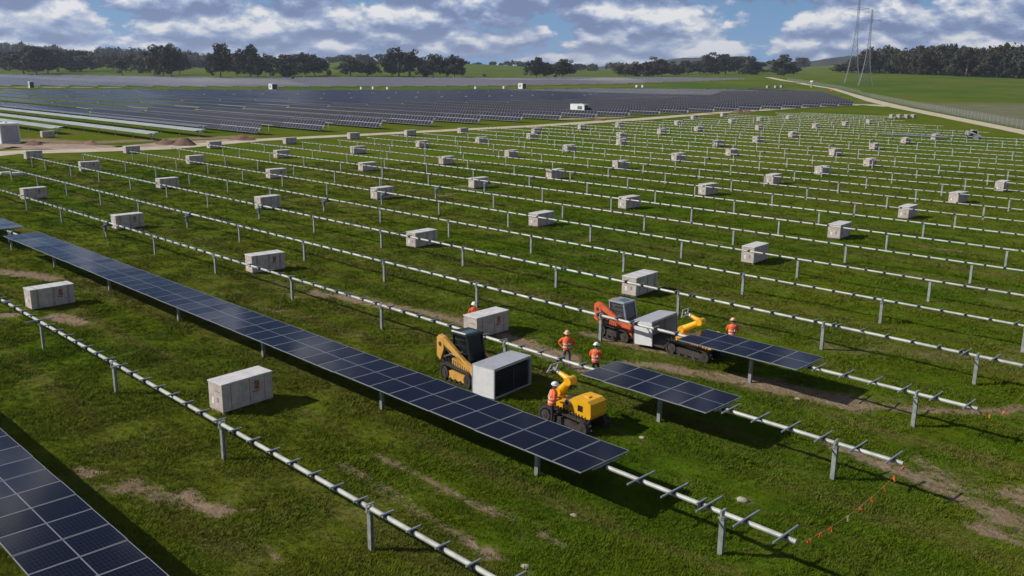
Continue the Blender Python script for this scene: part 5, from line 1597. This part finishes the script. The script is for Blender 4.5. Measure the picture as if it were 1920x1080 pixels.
# ------------------------------------------------------------------ grass tussocks near the camera
def tuft_mesh(seed, n, h, spread):
    rg = random.Random(seed); mb = MB()
    for i in range(n):
        an = rg.uniform(0, 2 * PI); x, y = rg.gauss(0, spread), rg.gauss(0, spread)
        L = h * rg.uniform(0.6, 1.3); w_ = 0.010 * rg.uniform(0.8, 1.6)
        lean_ = rg.uniform(0.2, 0.9); dx, dy = math.cos(an), math.sin(an)
        p0 = Vector((x, y, -0.03)); p1 = p0 + Vector((dx * L * lean_ * 0.35, dy * L * lean_ * 0.35, L * 0.6)); lean_ *= 1.25; p2 = p0 + Vector((dx * L * lean_, dy * L * lean_, L * 0.95))
        sd_ = Vector((-dy, dx, 0)) * w_
        mb.add([p0 - sd_, p0 + sd_, p1 + sd_ * 0.8, p1 - sd_ * 0.8, p2], [(0, 1, 2, 3), (3, 2, 4)])
    return mb.mesh('tuft', 'blades')
tufts = bpy.data.collections.new('tufts')
for i in range(4):
    tufts.objects.link(bpy.data.objects.new('tuft', tuft_mesh(i, (16, 22, 14, 26)[i], (0.11, 0.085, 0.16, 0.10)[i], (0.09, 0.12, 0.07, 0.15)[i])))
NP = 430000
# sample in view: angle uniform, distance weighted to the near ground
ang = RNG.uniform(-0.72, 0.80, NP); dist = 17 * (150 / 17.0) ** RNG.uniform(0, 1, NP) ** 0.95
lx = dist * np.tan(ang)
PX = dist * hf[0] + lx * math.sin(AZ); PY = dist * hf[1] + lx * math.cos(AZ)
ixx = np.clip(np.searchsorted(gx, PX) - 1, 0, nx - 2); iyy = np.clip(np.searchsorted(gy, PY) - 1, 0, ny - 2)
fx = (PX - gx[ixx]) / (gx[ixx + 1] - gx[ixx]); fy = (PY - gy[iyy]) / (gy[iyy + 1] - gy[iyy])
def bil(Ar): return (Ar[ixx, iyy] * (1 - fx) + Ar[ixx + 1, iyy] * fx) * (1 - fy) + (Ar[ixx, iyy + 1] * (1 - fx) + Ar[ixx + 1, iyy + 1] * fx) * fy
PZ = bil(GZ2); dd_ = bil(dirt)
keep = RNG.uniform(0, 1, NP) > np.clip(dd_ * 1.3 - 0.1, 0, 0.96)
PX, PY, PZ, dist = PX[keep], PY[keep], PZ[keep], dist[keep]
clump = np.array([noise.noise((x * 0.45, y * 0.45, 1.0)) for x, y in zip(PX, PY)])
keep = RNG.uniform(-0.9, 0.6, len(PX)) < clump + 0.25
PX, PY, PZ, dist, clump = PX[keep], PY[keep], PZ[keep], dist[keep], clump[keep]
scl = np.clip(0.75 + 0.6 * clump + RNG.normal(0, 0.18, len(PX)), 0.35, 1.8) * np.interp(dist, [20, 60, 150], [0.85, 1.15, 1.6])
gme = bpy.data.meshes.new('grass'); gme.vertices.add(len(PX)); gme.vertices.foreach_set('co', np.stack([PX, PY, PZ], 1).ravel())
for nm, arr in (('scl', scl), ('rot', RNG.uniform(0, 6.28, len(PX)))):
    a_ = gme.attributes.new(nm, 'FLOAT', 'POINT'); a_.data.foreach_set('value', arr.astype(np.float32))
gme.materials.append(M['blades'])
go = tag(link('grass', gme), kind='stuff')
ng = bpy.data.node_groups.new('grass_nodes', 'GeometryNodeTree')
ng.interface.new_socket('Geometry', in_out='INPUT', socket_type='NodeSocketGeometry'); ng.interface.new_socket('Geometry', in_out='OUTPUT', socket_type='NodeSocketGeometry')
N_ = ng.nodes; gi = N_.new('NodeGroupInput'); gout = N_.new('NodeGroupOutput')
ins = N_.new('GeometryNodeInstanceOnPoints'); ci_ = N_.new('GeometryNodeCollectionInfo'); ci_.inputs['Collection'].default_value = tufts
ci_.inputs['Separate Children'].default_value = True; ci_.inputs['Reset Children'].default_value = True
ins.inputs['Pick Instance'].default_value = True
def named(n_):
    k_ = N_.new('GeometryNodeInputNamedAttribute'); k_.data_type = 'FLOAT'; k_.inputs['Name'].default_value = n_; return k_.outputs['Attribute']
rc_ = N_.new('ShaderNodeCombineXYZ'); ng.links.new(named('rot'), rc_.inputs[2])
ng.links.new(gi.outputs[0], ins.inputs['Points']); ng.links.new(ci_.outputs[0], ins.inputs['Instance'])
ng.links.new(rc_.outputs[0], ins.inputs['Rotation']); ng.links.new(named('scl'), ins.inputs['Scale'])
ng.links.new(ins.outputs[0], gout.inputs[0])
go.modifiers.new('grass', 'NODES').node_group = ng

# ------------------------------------------------------------------ haze
HAZE = 0.00007
if HAZE:
    hm_ = bpy.data.materials.new('haze'); hm_.use_nodes = True
    t = NT(hm_.node_tree); t.n.clear(); o_ = t.new('ShaderNodeOutputMaterial'); pv = t.new('ShaderNodeVolumePrincipled')
    pv.inputs['Color'].default_value = (0.72, 0.82, 1.0, 1); pv.inputs['Density'].default_value = HAZE; pv.inputs['Anisotropy'].default_value = 0.2
    t.l.new(pv.outputs[0], o_.inputs['Volume'])
    mb = MB(); zlo = float(GZ2.min()) - 60.0; zhi = 260.0
    mb.box((0, 500, (zlo + zhi) / 2), (12400, 14000, zhi - zlo))
    hz = mb.build('haze', hm_); tag(hz, kind='stuff')
